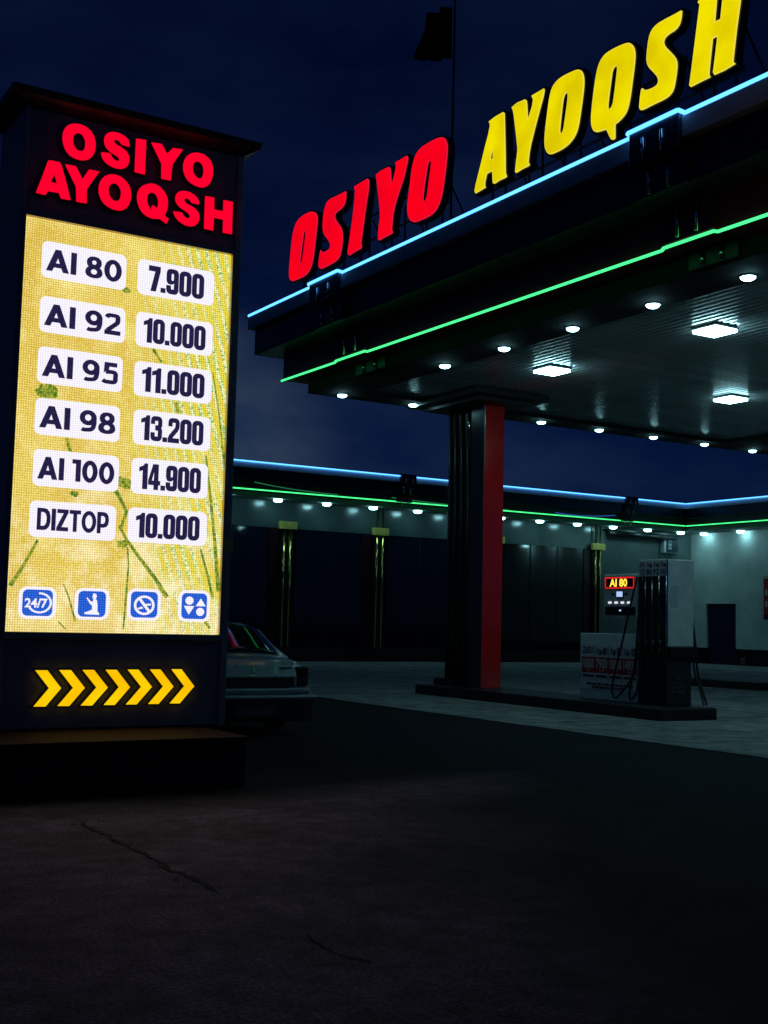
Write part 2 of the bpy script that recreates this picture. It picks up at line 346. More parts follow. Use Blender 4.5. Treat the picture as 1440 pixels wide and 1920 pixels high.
def plate(name, loops, to3, depth, m, parent):
    """closed slab from 2D loops (outer first, then holes); to3(p, t) puts it in space, t in 0..depth"""
    bm = bmesh.new(); off = Vector(parent['_loc']) if parent else Vector((0, 0, 0)); edges = []; fr = []; bk = []
    for lp in loops:
        f_ = [bm.verts.new(to3(p, 0)-off) for p in lp]; fr.append(f_)
        for i in range(len(f_)): edges.append(bm.edges.new((f_[i], f_[(i+1) % len(f_)])))
    r = bmesh.ops.triangle_fill(bm, use_beauty=True, edges=edges)
    faces = [g for g in r['geom'] if isinstance(g, bmesh.types.BMFace)]
    if depth:
        d = bmesh.ops.duplicate(bm, geom=list(bm.verts)+list(bm.edges)+faces); vm = d['vert_map']
        p0 = loops[0][0]; shift = to3(p0, depth)-to3(p0, 0)
        for lp in fr:
            for v in lp: vm[v].co += shift
            for i in range(len(lp)):
                a, b = lp[i], lp[(i+1) % len(lp)]; bm.faces.new((a, b, vm[b], vm[a]))
        bmesh.ops.recalc_face_normals(bm, faces=bm.faces)
    me = bpy.data.meshes.new(name); bm.to_mesh(me); bm.free(); me.materials.append(M[m] if isinstance(m, str) else m)
    return link(name, me, parent, tuple(off))
_txt = {}
def text_mesh(s, bold=0.):
    k = (s, bold)
    if k not in _txt:
        c = bpy.data.curves.new('txt', 'FONT'); c.body = s; c.size = 1; c.resolution_u = 3; c.offset = bold
        o = bpy.data.objects.new('txt', c); COL.objects.link(o); dg = bpy.context.evaluated_depsgraph_get()
        me = bpy.data.meshes.new_from_object(o.evaluated_get(dg)); bpy.data.objects.remove(o)
        _txt[k] = ([tuple(v.co[:2]) for v in me.vertices], [list(p.vertices) for p in me.polygons]); bpy.data.meshes.remove(me)
    return _txt[k]
def text(name, s, to3, x0, x1, z0, z1, m, parent, bold=.02):
    """printed lettering fitted into the rectangle x0..x1, z0..z1 of the plane to3"""
    vs, fs = text_mesh(s, bold); ax = min(v[0] for v in vs); bx = max(v[0] for v in vs); ay = min(v[1] for v in vs); by = max(v[1] for v in vs)
    mb = MB(); mb.v = [tuple(to3((x0+(x-ax)/(bx-ax)*(x1-x0), z0+(y-ay)/(by-ay)*(z1-z0)), 0)) for x, y in vs]; mb.f = fs; mb.m = [0]*len(fs)
    return mb.build(name, m, parent, fix=False)
def stroke(P, w, n=3):
    """outline of a thick rounded pen line"""
    q = [Vector(p) for p in P]
    for _ in range(n):
        r = [q[0]]
        for a, b in zip(q[:-1], q[1:]): r += [a.lerp(b, .25), a.lerp(b, .75)]
        q = r+[q[-1]]
    l = []; rr = []
    for i in range(len(q)):
        t = (q[min(i+1, len(q)-1)]-q[max(i-1, 0)]).normalized(); nn = Vector((-t.y, t.x)); l.append(tuple(q[i]+nn*w/2)); rr.append(tuple(q[i]-nn*w/2))
    return l+rr[::-1]
def rrect(x0, x1, z0, z1, r, n=5):
    p = []
    for cx, cz, a in ((x1-r, z1-r, 0), (x0+r, z1-r, 90), (x0+r, z0+r, 180), (x1-r, z0+r, 270)):
        for i in range(n+1): t = math.radians(a+90*i/n); p.append((cx+r*math.cos(t), cz+r*math.sin(t)))
    return p
def disc(x, z, r, n=20): return [(x+r*math.cos(2*math.pi*i/n), z+r*math.sin(2*math.pi*i/n)) for i in range(n)]
def rounded(P, it=2): return chaikin(P, it)
def strip(name, lp, to3, m, parent):
    """flat pen stroke laid as a row of quads"""
    n = len(lp)//2; mb = MB(); mb.v = [tuple(to3(p, 0)) for p in lp]; mb.f = [[i, i+1, 2*n-2-i, 2*n-1-i] for i in range(n-1)]; mb.m = [0]*(n-1)
    return mb.build(name, m, parent, fix=False)
DIG = {  # heavy condensed display digits on a 0.5 x 1 body
 '0': (.50, [[rrect(0, .5, 0, 1, .20), rrect(.187, .313, .16, .84, .055)]]),
 '1': (.37, [[[(.16, 0), (.36, 0), (.36, 1), (.24, 1), (.19, .92), (.0, .84), (.0, .70), (.16, .75)]]]),
 '2': (.50, [[stroke([(.09, .66), (.09, .80), (.10, .91), (.25, .92), (.41, .91), (.42, .74), (.40, .58), (.25, .40), (.10, .22), (.10, .16)], .195)], [[(0, 0), (.49, 0), (.49, .165), (0, .165)]]]),
 '3': (.50, [[stroke([(.09, .68), (.09, .82), (.11, .915), (.25, .92), (.41, .91), (.415, .74), (.41, .57), (.20, .535)], .195)], [stroke([(.20, .531), (.42, .50), (.415, .30), (.41, .09), (.25, .08), (.10, .09), (.09, .20), (.09, .34)], .195)]]),
 '4': (.52, [[[(.25, 0), (.43, 0), (.43, .19), (.52, .19), (.52, .34), (.43, .34), (.43, 1), (.20, 1), (0, .36), (0, .19), (.25, .19)], [(.25, .34), (.25, .72), (.13, .34)]]]),
 '7': (.47, [[[(0, 1), (.47, 1), (.47, .82), (.30, 0), (.10, 0), (.28, .81), (0, .81)]]]),
 '9': (.50, [[[(0, .32), (0, .16), (.03, .07), (.08, .02), (.16, 0), (.34, 0), (.42, .02), (.47, .07), (.5, .16), (.5, .84), (.47, .93), (.42, .98), (.34, 1), (.16, 1), (.08, .98), (.03, .93), (0, .84), (0, .55), (.03, .45), (.08, .40), (.16, .385), (.25, .40), (.325, .46), (.325, .20), (.30, .17), (.20, .17), (.175, .20), (.175, .32)], rrect(.187, .313, .53, .84, .055)]]),
 '.': (.18, [[[(0, 0), (.18, 0), (.18, .165), (0, .165)]]])}
def ell(cx, cy, rx, ry, n=26): return [(cx+rx*math.cos(2*math.pi*i/n), cy+ry*math.sin(2*math.pi*i/n)) for i in range(n)]
_r8 = [(.31, 0), (.46, .02), (.57, .08), (.63, .18), (.635, .29), (.60, .41), (.51, .51), (.575, .60), (.595, .72), (.57, .86), (.47, .97), (.31, 1.0)]
GLY = {  # geometric bold sans for the fuel grades
 'A': (.84, [[[(0, 0), (.20, 0), (.265, .19), (.575, .19), (.64, 0), (.84, 0), (.52, 1), (.32, 1)], [(.325, .36), (.515, .36), (.42, .66)]]]),
 'I': (.19, [[[(0, 0), (.19, 0), (.19, 1), (0, 1)]]]), ' ': (.20, []),
 '0': (.68, [[ell(.34, .5, .34, .51), ell(.34, .5, .155, .335)]]),
 '1': (.36, [[[(.17, 0), (.36, 0), (.36, 1), (0, 1), (0, .84), (.17, .84)]]]),
 '2': (.60, [[stroke([(.06, .80), (.12, .93), (.30, .925), (.50, .92), (.50, .72), (.50, .60), (.36, .45), (.14, .22), (.10, .16)], .195)], [[(0, 0), (.60, 0), (.60, .165), (0, .165)]]]),
 '5': (.62, [[stroke([(.14, .545), (.32, .575), (.54, .56), (.54, .33), (.53, .08), (.28, .08), (.13, .08), (.03, .15)], .195)], [[(.10, 1), (.57, 1), (.57, .84), (.265, .84), (.245, .62), (.16, .64), (.07, .52)]]]),
 '8': (.63, [[_r8+[(.62-x, y) for x, y in _r8[-2:0:-1]], ell(.31, .735, .105, .125), ell(.31, .285, .14, .145)]]),
 '9': (.66, [[ell(.32, .665, .32, .345), ell(.315, .67, .14, .175)], [stroke([(.56, .62), (.565, .40), (.50, .12), (.26, .085), (.16, .08), (.08, .12)], .19)]]),
 'D': (.71, [[[(0, 0), (.36, 0), (.52, .04), (.64, .16), (.70, .34), (.71, .5), (.70, .66), (.64, .84), (.52, .96), (.36, 1), (0, 1)], [(.17, .15), (.35, .15), (.46, .21), (.53, .36), (.54, .5), (.53, .64), (.46, .79), (.35, .85), (.17, .85)]]]),
 'Z': (.62, [[[(0, 0), (.62, 0), (.62, .15), (.23, .15), (.61, .88), (.61, 1), (.02, 1), (.02, .85), (.39, .85), (0, .12)]]]),
 'T': (.60, [[[(.215, 0), (.385, 0), (.385, .85), (.6, .85), (.6, 1), (0, 1), (0, .85), (.215, .85)]]]),
 'O': (.80, [[ell(.40, .5, .40, .51), ell(.40, .5, .23, .35)]]),
 'P': (.64, [[[(0, 0), (.17, 0), (.17, .28), (.36, .28), (.52, .33), (.61, .44), (.64, .63), (.61, .82), (.52, .95), (.36, 1), (0, 1)], [(.17, .43), (.35, .43), (.45, .51), (.47, .64), (.45, .77), (.35, .85), (.17, .85)]]])}
def glyphs(st, to3, x0, x1, z0, z1, m, parent, gap=.10):
    tot = sum(GLY[c][0] for c in st)+gap*(len(st)-1); k = (x1-x0)/tot; x = x0
    for c in st:
        for i, loops in enumerate(GLY[c][1]):
            f3 = to3 if i == 0 else (lambda p, d: to3(p, d+.0006))
            if len(loops[0]) > 40: strip('grade_letter', [(x+a*k, z0+b*(z1-z0)) for a, b in loops[0]], f3, m, parent); continue
            plate('grade_letter', [offset([(x+a*k, z0+b*(z1-z0)) for a, b in lp], (0 if len(lp) > 40 else .0045 if j == 0 else -.0045)) for j, lp in enumerate(loops)], f3, 0, m, parent)
        x += (GLY[c][0]+gap)*k
def price(st, to3, x0, x1, z0, z1, m, parent):
    tot = sum(DIG[c][0] for c in st)+.055*(len(st)-1); k = (x1-x0)/tot; x = x0
    for c in st:
        for i, loops in enumerate(DIG[c][1]):
            f3 = to3 if i == 0 else (lambda p, d: to3(p, d+.0006))
            if len(loops[0]) > 40: strip('price_digit', [(x+a*k, z0+b*(z1-z0)) for a, b in loops[0]], f3, m, parent); continue
            plate('price_digit', [offset([(x+a*k, z0+b*(z1-z0)) for a, b in lp], (0 if len(lp) > 40 else .004 if j == 0 else -.0035)) for j, lp in enumerate(loops)], f3, 0, m, parent)
        x += (DIG[c][0]+.055)*k

# ================================================================== GROUND
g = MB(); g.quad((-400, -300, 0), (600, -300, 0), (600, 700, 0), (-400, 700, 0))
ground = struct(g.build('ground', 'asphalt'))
g = MB().box(11.12, 38.84, -6, 37.63, -.05, .012)
forecourt = struct(g.build('forecourt', 'concrete'))
def ribbon(name, pts, ws, z, m, parent):
    mb = MB(); k = len(pts)
    for i, p in enumerate(pts):
        a = Vector(pts[max(0, i-1)]); b = Vector(pts[min(k-1, i+1)]); t = (b-a).normalized(); n = Vector((-t.y, t.x)); w = ws[i]
        mb.v += [(p[0]+n.x*w, p[1]+n.y*w, z), (p[0]-n.x*w, p[1]-n.y*w, z)]
        if i: mb.f.append([2*i-2, 2*i-1, 2*i+1, 2*i]); mb.m.append(0)
    return mb.build(name, m, parent)
def crack_path(px, n=7, jit=.02):
    P = [atZ(x, y, 0) for x, y in px]; q = []
    for a, b in zip(P[:-1], P[1:]):
        for i in range(n): t = i/n; q.append((a.x+(b.x-a.x)*t+random.uniform(-jit, jit), a.y+(b.y-a.y)*t+random.uniform(-jit, jit)))
    return q
c1 = crack_path([(150, 1540), (175, 1556), (225, 1580), (275, 1604), (325, 1634), (372, 1652), (420, 1676)])
ribbon('pavement_crack', c1, [.006+.016*random.random() for _ in c1], .004, 'crack', ground)
c2 = crack_path([(575, 1752), (610, 1778), (650, 1795), (705, 1806)], jit=.012)
ribbon('pavement_crack', c2, [.003+.006*random.random() for _ in c2], .004, 'crack', ground)
c3 = crack_path([(330, 1650), (350, 1656), (375, 1660), (405, 1670)], n=5, jit=.02)
mb = MB()
for (x, y) in c1+c1+c3+c3:
    if random.random() < .35:
        x += random.uniform(-.05, .05); y += random.uniform(-.05, .05); r = random.uniform(.004, .012); a = random.random()*3
        mb.lathe((x, y, 0), [(r, 0), (r*.7, r*.5)], n=5)
broken = mb.build('loose_chips', 'crackedge', ground); broken['kind'] = 'stuff'
# expansion joints and a drain line in the concrete
for i, xx in enumerate((16.9, 21.7, 27.5, 33.5)):
    box('expansion_joint', (xx, xx+.02, -5.9, 37.6, .013, .016), 'crack', forecourt)
for yy in (2, 8, 14.2, 21, 27, 33):
    box('expansion_joint', (11.2, 38.8, yy, yy+.02, .0165, .0185), 'crack', forecourt)

# ================================================================== PRICE PYLON
PF = 10.80                                             # plane of the front face (Y)
pyl = thing('price_pylon', (3.78, PF+.4, 0), 'tall dark price pylon with lit LED fuel price screen and red lettering', 'price sign')
def pf(t): return lambda p, d: Vector((p[0], PF-t-d, p[1]))
def fp(x, y): q = atY(x, y, PF); return (q.x, q.z)
sx0, sz1 = fp(48, 405); sx1, _ = fp(432, 480); _, sz0 = fp(200, 1186.5)
zt = fp(52, 205)[1]+.03                                # underside of the cap
xl = sx0-.05; xr = fp(456, 300)[0]
PT = .43
pb = box('plinth', (1.3, xr-.26, 9.72, 12.3, -.02, PT-.045), 'kerb', pyl, .02)
box('plinth_slab', (1.29, xr-.24, 9.70, 12.3, PT-.044, PT), 'plinth', pb, .012)
box('core', (xl+.02, xr-.02, PF+.06, PF+.80, PT, zt), 'pylon', pyl)
box('post', (xl, xl+.045, PF-.035, PF+.82, PT, zt), 'pylon_post', pyl, .008)
rp = box('post', (sx1+.035, xr, PF-.035, PF+.82, PT, zt), 'pylon_post', pyl, .008)
gc = fp(432, 1013)[1]; gd = fp(432, 1038)[1]
box('collar', (sx1+.03, xr+.012, PF-.055, PF+.84, gd, gc), 'goldcap', rp, .006)
cp = MB(); e = .30; z0 = zt
def rect_ring(x0, x1, y0, y1, z): return [(x0, y0, z), (x1, y0, z), (x1, y1, z), (x0, y1, z)]
cp.loft([rect_ring(xl+.02, xr-.02, PF-.01, PF+.80, z0), rect_ring(xl-.14, xr+.12, PF-.14, PF+.94, z0+.07), rect_ring(xl-.16, xr+.14, PF-.16, PF+.96, z0+.13), rect_ring(xl+.3, xr-.3, PF+.2, PF+.6, z0+.24)])
cp.build('cap', 'cap', pyl, .008)
hb = sz1+.06
header = box('header_panel', (xl+.05, sx1+.03, PF-.02, PF+.055, hb, zt-.01), 'pylon', pyl, .006)
lower = box('lower_panel', (xl+.05, sx1+.03, PF-.02, PF+.055, PT+.01, sz0-.07), 'pylon', pyl, .006)
# red built-up letters of the header
def c6(pts): return [(50+x/7.2, 220+y/7.2) for x, y in pts]
def c7(pts): return [(230+x/6.857, 260+y/6.857) for x, y in pts]
HL = [
 ('O', 2, c6([(620,115),(720,135),(810,190),(870,270),(903,380),(890,500),(840,580),(760,615),(670,605),(570,565),(500,490),(460,390),(450,290),(475,190),(530,135)]), c6([(660,237),(720,265),(757,330),(762,410),(740,480),(690,495),(640,470),(600,410),(590,340),(605,270)])),
 ('S', 1, c6([(1110,228),(1200,240),(1290,285),(1340,340),(1352,400),(1358,425),(1340,428),(1265,405),(1250,400),(1215,350),(1165,330),(1140,355),(1165,395),(1250,440),(1330,510),(1358,600),(1330,690),(1260,730),(1150,715),(1050,660),(990,590),(974,525),(972,505),(990,503),(1080,517),(1095,520),(1120,580),(1180,625),(1215,615),(1215,580),(1170,545),(1080,490),(1020,410),(1010,320),(1040,255)]), None),
 ('I', 0, c7([(140,30),(270,50),(250,490),(120,455)]), None),
 ('Y', 0, c7([(335,80),(465,98),(535,225),(610,150),(738,170),(605,360),(580,565),(462,540),(465,350)]), None),
 ('O', 2, c7([(920,205),(1020,235),(1095,310),(1125,400),(1120,520),(1080,620),(1000,660),(900,635),(800,570),(750,470),(738,370),(770,270),(840,215)]), c7([(930,315),(980,345),(1005,410),(1000,500),(965,548),(915,530),(870,470),(860,400),(880,335)])),
 ('A', 0, c6([(262,612),(410,635),(440,680),(500,900),(560,1145),(435,1125),(405,1050),(255,1025),(225,1078),(95,1045),(170,860)]), c6([(345,800),(380,925),(293,905)])),
 ('Y', 0, c6([(490,668),(630,690),(720,865),(810,735),(948,765),(780,1000),(775,1190),(640,1165),(635,965)]), None),
 ('O', 2, c6([(1120,795),(1210,815),(1300,880),(1360,970),(1380,1070),(1360,1190),(1300,1270),(1220,1290),(1110,1265),(1000,1190),(945,1080),(935,970),(970,870),(1030,815)]), c6([(1140,910),(1200,940),(1240,1010),(1240,1090),(1210,1155),(1160,1165),(1100,1120),(1070,1050),(1075,960)])),
 ('Q', 1, c7([(310,600),(400,615),(480,680),(535,770),(550,850),(535,950),(505,1010),(503,1016),(510,1022),(548,1050),(557,1058),(550,1075),(533,1112),(526,1118),(515,1110),(450,1060),(440,1055),(350,1055),(250,1010),(185,930),(150,820),(155,720),(200,640)]), c7([(345,712),(395,745),(425,810),(420,900),(400,920),(350,875),(330,915),(365,955),(320,930),(285,870),(275,800),(295,735)])),
 ('S', 1, c7([(730,697),(820,710),(900,760),(940,820),(946,860),(945,870),(930,870),(860,852),(850,850),(815,800),(770,790),(750,815),(780,860),(860,900),(930,960),(955,1030),(935,1110),(870,1155),(780,1145),(690,1090),(640,1030),(620,980),(615,960),(630,960),(715,972),(725,975),(755,1030),(800,1052),(830,1040),(825,1000),(780,960),(700,910),(645,840),(640,770),(670,715)]), None),
 ('H', 0, c7([(1025,765),(1140,785),(1138,935),(1255,960),(1260,815),(1378,840),(1365,1250),(1250,1230),(1255,1065),(1135,1040),(1125,1205),(1010,1180)]), None)]
for ch, sm, o_, i_ in HL:
    lp = [chaikin([fp(*p) for p in o_], sm)]
    if i_: lp.append(chaikin([fp(*p) for p in i_], min(sm, 1) if ch != 'A' else 0))
    ll = plate('letter', lp, pf(.065), .010, 'red_led', header)
    rim = plate('letter_casing', [offset(lp[0], .008)] + [offset(h, -.008) for h in lp[1:]], pf(.0205), .043, 'casing', header)
# LED screen and its picture
scr = MB().box(sx0, sx1, PF-.012, PF+.05, sz0, sz1).build('led_screen', 'screen', pyl)
for nm, b in (('bezel', (sx0-.028, sx1+.028, PF-.05, PF+.05, sz1+.002, sz1+.05)), ('bezel', (sx0-.028, sx1+.028, PF-.06, PF+.05, sz0-.06, sz0-.002)),
              ('bezel', (sx0-.028, sx0-.004, PF-.05, PF+.05, sz0-.0015, sz1+.0015)), ('bezel', (sx1+.004, sx1+.028, PF-.05, PF+.05, sz0-.0015, sz1+.0015))):
    box(nm, b, 'bezel', scr, .004)
# green stems on the picture
def stem(pts, w0, w1, t=.014):
    P = [fp(*p) for p in pts]; l = []; r = []; k = len(P)
    for i in range(k):
        a = Vector(P[max(0, i-1)]); b = Vector(P[min(k-1, i+1)]); d = (b-a).normalized(); n = Vector((-d.y, d.x)); w = w0+(w1-w0)*i/(k-1)
        l.append((P[i][0]+n.x*w, P[i][1]+n.y*w)); r.append((P[i][0]-n.x*w, P[i][1]-n.y*w))
    plate('green_stem', [l+r[::-1]], pf(t), 0, 'leaf', scr)
stem([(70, 1012), (52, 1045), (34, 1075), (18, 1098)], .012, .020)
stem([(222, 985), (235, 1010), (262, 1048), (290, 1085), (312, 1120)], .012, .022, .0142)
stem([(238, 1025), (240, 1060), (236, 1110), (230, 1180)], .008, .010, .0144)
stem([(385, 855), (393, 930), (402, 1020), (408, 1110)], .010, .020, .0146)
stem([(375, 1030), (386, 1070), (398, 1120)], .010, .016, .0148)
stem([(124, 822), (130, 845), (134, 850)], .016, .014, .015)
stem([(328, 755), (334, 775)], .018, .016, .0152)
stem([(352, 1120), (372, 1150), (392, 1178)], .018, .012, .0149)
stem([(205, 905), (222, 930), (236, 960), (226, 990)], .022, .014, .0151)
stem([(118, 1095), (128, 1120), (140, 1165)], .006, .010, .0153)
stem([(286, 655), (302, 680)], .014, .012, .0155)
stem([(398, 700), (410, 780), (420, 880)], .006, .012, .0157)
stem([(108, 1165), (122, 1180)], .007, .006, .0154)
for (x, y, rx) in ((88, 735, 24), (232, 905, 18), (228, 1020, 12), (236, 545, 9), (138, 926, 9)):
    q = fp(x, y); plate('green_leaf', [[(q[0]+rx/195.*math.cos(a/9*2*math.pi)*random.uniform(.7, 1.1), q[1]+rx/290.*math.sin(a/9*2*math.pi)*random.uniform(.6, 1.1)) for a in [k_*9/26 for k_ in range(26)]]], pf(.0156), 0, 'leaf', scr)
ROWS = [('AI 80', (79, 451), (234, 546), '7.900', (258.7, 485), (398.6, 575)), ('AI 92', (75, 554), (232, 645), '10.000', (255, 584), (396, 669.4)),
        ('AI 95', (71, 648.6), (227, 737), '11.000', (251.7, 676), (394, 759)), ('AI 98', (66, 745), (222, 830), '13.200', (250, 767), (392, 847)),
        ('AI 100', (62.5, 841), (220, 923), '14.900', (246.5, 857.6), (387, 936)), ('DIZTOP', (55.5, 937.5), (214.6, 1015), '10.000', (240, 950.7), (385, 1024))]
for a, p0, p1, b, q0, q1 in ROWS:
    for s, (A, B), fw_, fh_ in ((a, (p0, p1), .88 if a != 'DIZTOP' else .82, .58), (b, (q0, q1), .80 if b != '7.900' else .72, .70)):
        x0, z1 = fp(*A); x1, z0 = fp(*B); w = x1-x0; h = z1-z0
        plate('price_plate', [rrect(x0, x1, z0, z1, .055)], pf(.017), 0, 'plate', scr)
        X0, X1, Z0, Z1 = x0+w*(1-fw_)/2, x1-w*(1-fw_)/2, z0+h*(1-fh_)/2, z1-h*(1-fh_)/2
        if s[0].isdigit(): price(s, pf(.020), X0, X1, Z0, Z1, 'ink', scr)
        else: glyphs(s, pf(.020), X0, X1, Z0, Z1, 'ink', scr)
def icon(p0, p1):
    x0, z1 = fp(*p0); x1, z0 = fp(*p1); w = x1-x0; h = z1-z0
    plate('icon_plate', [rrect(x0, x1, z0, z1, .07)], pf(.017), 0, 'plate', scr)
    plate('icon', [rrect(x0+.10*w, x1-.10*w, z0+.09*h, z1-.09*h, .045)], pf(.020), 0, 'icon', scr)
    return lambda u, v: (x0+u*w, z1-v*h)
def sym(f, pts, sm=0, holes=()): plate('icon_symbol', [chaikin([f(*p) for p in pts], sm)]+[chaikin([f(*p) for p in h], 0) for h in holes], pf(.023), 0, 'plate', scr)
def arc(cx, cy, r0, r1, a0, a1, n=18):
    A = [math.radians(a0+(a1-a0)*i/n) for i in range(n+1)]
    return [(cx+r1*math.cos(t), cy-r1*math.sin(t)) for t in A]+[(cx+r0*math.cos(t), cy-r0*math.sin(t)) for t in A[::-1]]
f = icon((35, 1099), (103, 1161))
sym(f, arc(.55, .50, .27, .33, 95, -150))
def icon_text(f, s, u0, u1, v0, v1):
    a = f(u0, v1); b = f(u1, v0); text('icon_symbol', s, pf(.0245), a[0], b[0], a[1], b[1], 'plate', scr, .03)
icon_text(f, '24/7', .16, .76, .36, .66)
f = icon((140, 1102), (202, 1162.6))
sym(f, [(.52,.16),(.60,.17),(.63,.25),(.60,.33),(.64,.40),(.66,.55),(.66,.72),(.72,.80),(.71,.84),(.30,.83),(.28,.78),(.40,.73),(.50,.68),(.50,.55),(.44,.50),(.33,.32),(.35,.29),(.46,.42),(.52,.42),(.53,.35),(.50,.28)])
f = icon((238.5, 1103), (299, 1164))
sym(f, disc(.50, .52, .31, 28), 0, [disc(.50, .52, .235, 28)])
sym(f, [(.33,.35),(.40,.31),(.68,.68),(.61,.73)])
sym(f, [(.50,.48),(.70,.46),(.70,.52),(.55,.53)]); sym(f, [(.30,.62),(.42,.56),(.48,.62),(.32,.66)])
f = icon((334, 1106), (391, 1166.5))
sym(f, disc(.34, .33, .13, 18)); sym(f, disc(.69, .68, .13, 18)); sym(f, [(.54,.50),(.70,.25),(.86,.50)]); sym(f, [(.17,.50),(.50,.50),(.33,.78)])
# amber chevrons on the lower panel
TL = [165, 335, 500, 663, 820, 978, 1130]; TP = [347, 515, 678, 835, 990, 1143, 1290]
for i in range(7):
    t = i/6; w = 85-15*t; yt = 630-7*t; ym = 757-14*t; yb = 887-22*t; x = TL[i]; tp = TP[i]
    pts = [(x, yt), (x+w, yt), (tp, ym), (x+w-14, yb), (x-13, yb), (tp-w, ym)]
    P = [fp(20+a/3.789, 1090+b/3.789) for a, b in pts]
    plate('chevron', [P], pf(.040), .010, 'chev', lower)
    plate('chevron_casing', [offset(P, .008)], pf(.0205), .018, 'casing', lower)

# ================================================================== CANOPY
can = thing('station_canopy', (14.4, 20.0, 0), 'large dark filling station canopy edged with blue and green neon, on a red panelled column', 'canopy')
CX1, CY0 = 25.6, 3.0
def tier(name, x0, y1, z0, z1, m, xb=None): return box(name, (x0, CX1-(x0-10.2), CY0+(22.0-y1), y1, z0, z1), m, can, .012)
trimA = tier('trim_band', 10.20, 22.00, 7.24, 7.50, 'trim')
tier('upper_fascia', 10.32, 21.90, 6.72, 7.238, 'navy')
tier('lower_fascia', 10.78, 21.50, 6.19, 6.718, 'dkred')
# soffit ring (the inner ceiling is set a little higher)
sx, sy = 11.22, 21.25; ix0, ix1, iy0, iy1 = 12.08, 22.4, 4.2, 20.55
for b in ((sx, ix0, CY0+1, sy, 5.95, 6.188), (ix1, CX1-1.0, CY0+1, sy, 5.95, 6.188), (ix0, ix1, iy1, sy, 5.95, 6.188), (ix0, ix1, CY0+1, iy0, 5.95, 6.188)):
    box('soffit_band', b, 'soffit', can, .006)
# slats of the inner ceiling
pitch = .15; n = int((ix1-ix0)/pitch); sl = MB(); w = pitch-.030
sl.loft([[(-w/2, y, 0), (-w/2+.030, y, -.022), (w/2-.030, y, -.022), (w/2, y, 0), (w/2, y, .01), (-w/2, y, .01)] for y in (iy0+.003, iy1-.003)])
first = None
for i in range(n):
    xx = ix0+pitch*(i+.5)
    if first is None:
        mb = MB(); mb.v = [(a+xx, b, c+6.05) for a, b, c in sl.v]; mb.f = sl.f; mb.m = sl.m; first = mb.build('ceiling_slat', 'slat', can)
    else:
        o = first.copy(); COL.objects.link(o); o.location.x = pitch*i
box('ceiling_deck', (ix0+.002, ix1-.002, iy0+.002, iy1-.002, 6.075, 6.187), 'dkmetal', can)
# round surface downlights on the soffit
def downlight(parent, x, y, z, r=.09, h=.05, m='lamp'):
    b = MB().lathe((x, y, z), [(r*1.18, -.02), (r*1.2, 0)], 18).build('downlight', 'lamp_body', parent)
    MB().lathe((x, y, z), [(r*.45, -h-.012), (r*.8, -h), (r, -h*.72), (r, -.021)], 18).build('lens', m, b)
for k in range(-1, 8):
    y = 17.32-1.70*k
    if k == -1: y = 19.1
    downlight(can, 11.83, y, 5.95) if k >= 0 else None
for k in range(0, 9): downlight(can, 11.80+1.69*k, 20.88, 5.95)
# square hanging luminaires
for (x, y) in ((13.68, 16.65), (13.74, 12.87), (13.7, 9.1), (18.16, 16.6), (18.2, 12.85), (18.2, 9.1)):
    l_ = box('square_luminaire', (x-.25, x+.25, y-.25, y+.25, 5.985, 6.012), 'lamp_body', can, .004)
    MB().box(x-.23, x+.23, y-.23, y+.23, 5.94, 5.984).build('lens', 'lampsq', l_)
    MB().box(x-.03, x+.03, y-.03, y+.03, 6.0125, 6.033).build('hanger', 'lamp_body', l_)
# column
cy0, cy1, cx0, cx1 = 19.36, 20.62, 14.2, 14.70
col = box('column', (cx0+.03, cx1-.03, cy0+.03, cy1-.03, .2, 5.9), 'dkmetal', can)
box('red_panel', (cx0+.02, cx1, cy0, cy0+.029, .2, 5.88), 'red_panel', col, .006)
box('grey_panel', (cx0, cx0+.029, cy0+.0, cy0+.46, .2, 5.88), 'grey_panel', col, .01)
for yy in (19.90, 20.12, 20.34, 20.54):
    tube('flute', [(cx0+.012, yy, .22), (cx0+.012, yy, 5.87)], .035, 'dkmetal', col, 8)
tube('chrome_tube', [(cx0-.012, 19.86, 5.0), (cx0-.012, 19.86, 5.87)], .028, 'chrome', col, 8)
box('footing', (cx0-.14, cx1+.1, cy1-.35, cy1+.16, .19, .34), 'kerb', col, .01)
cap_ = box('capital', (13.55, 15.35, 18.75, 21.22, 5.90, 6.025), 'dkmetal', can, .01)
box('capital_step', (13.8, 15.1, 19.0, 20.95, 5.82, 5.898), 'dkmetal', cap_, .008)
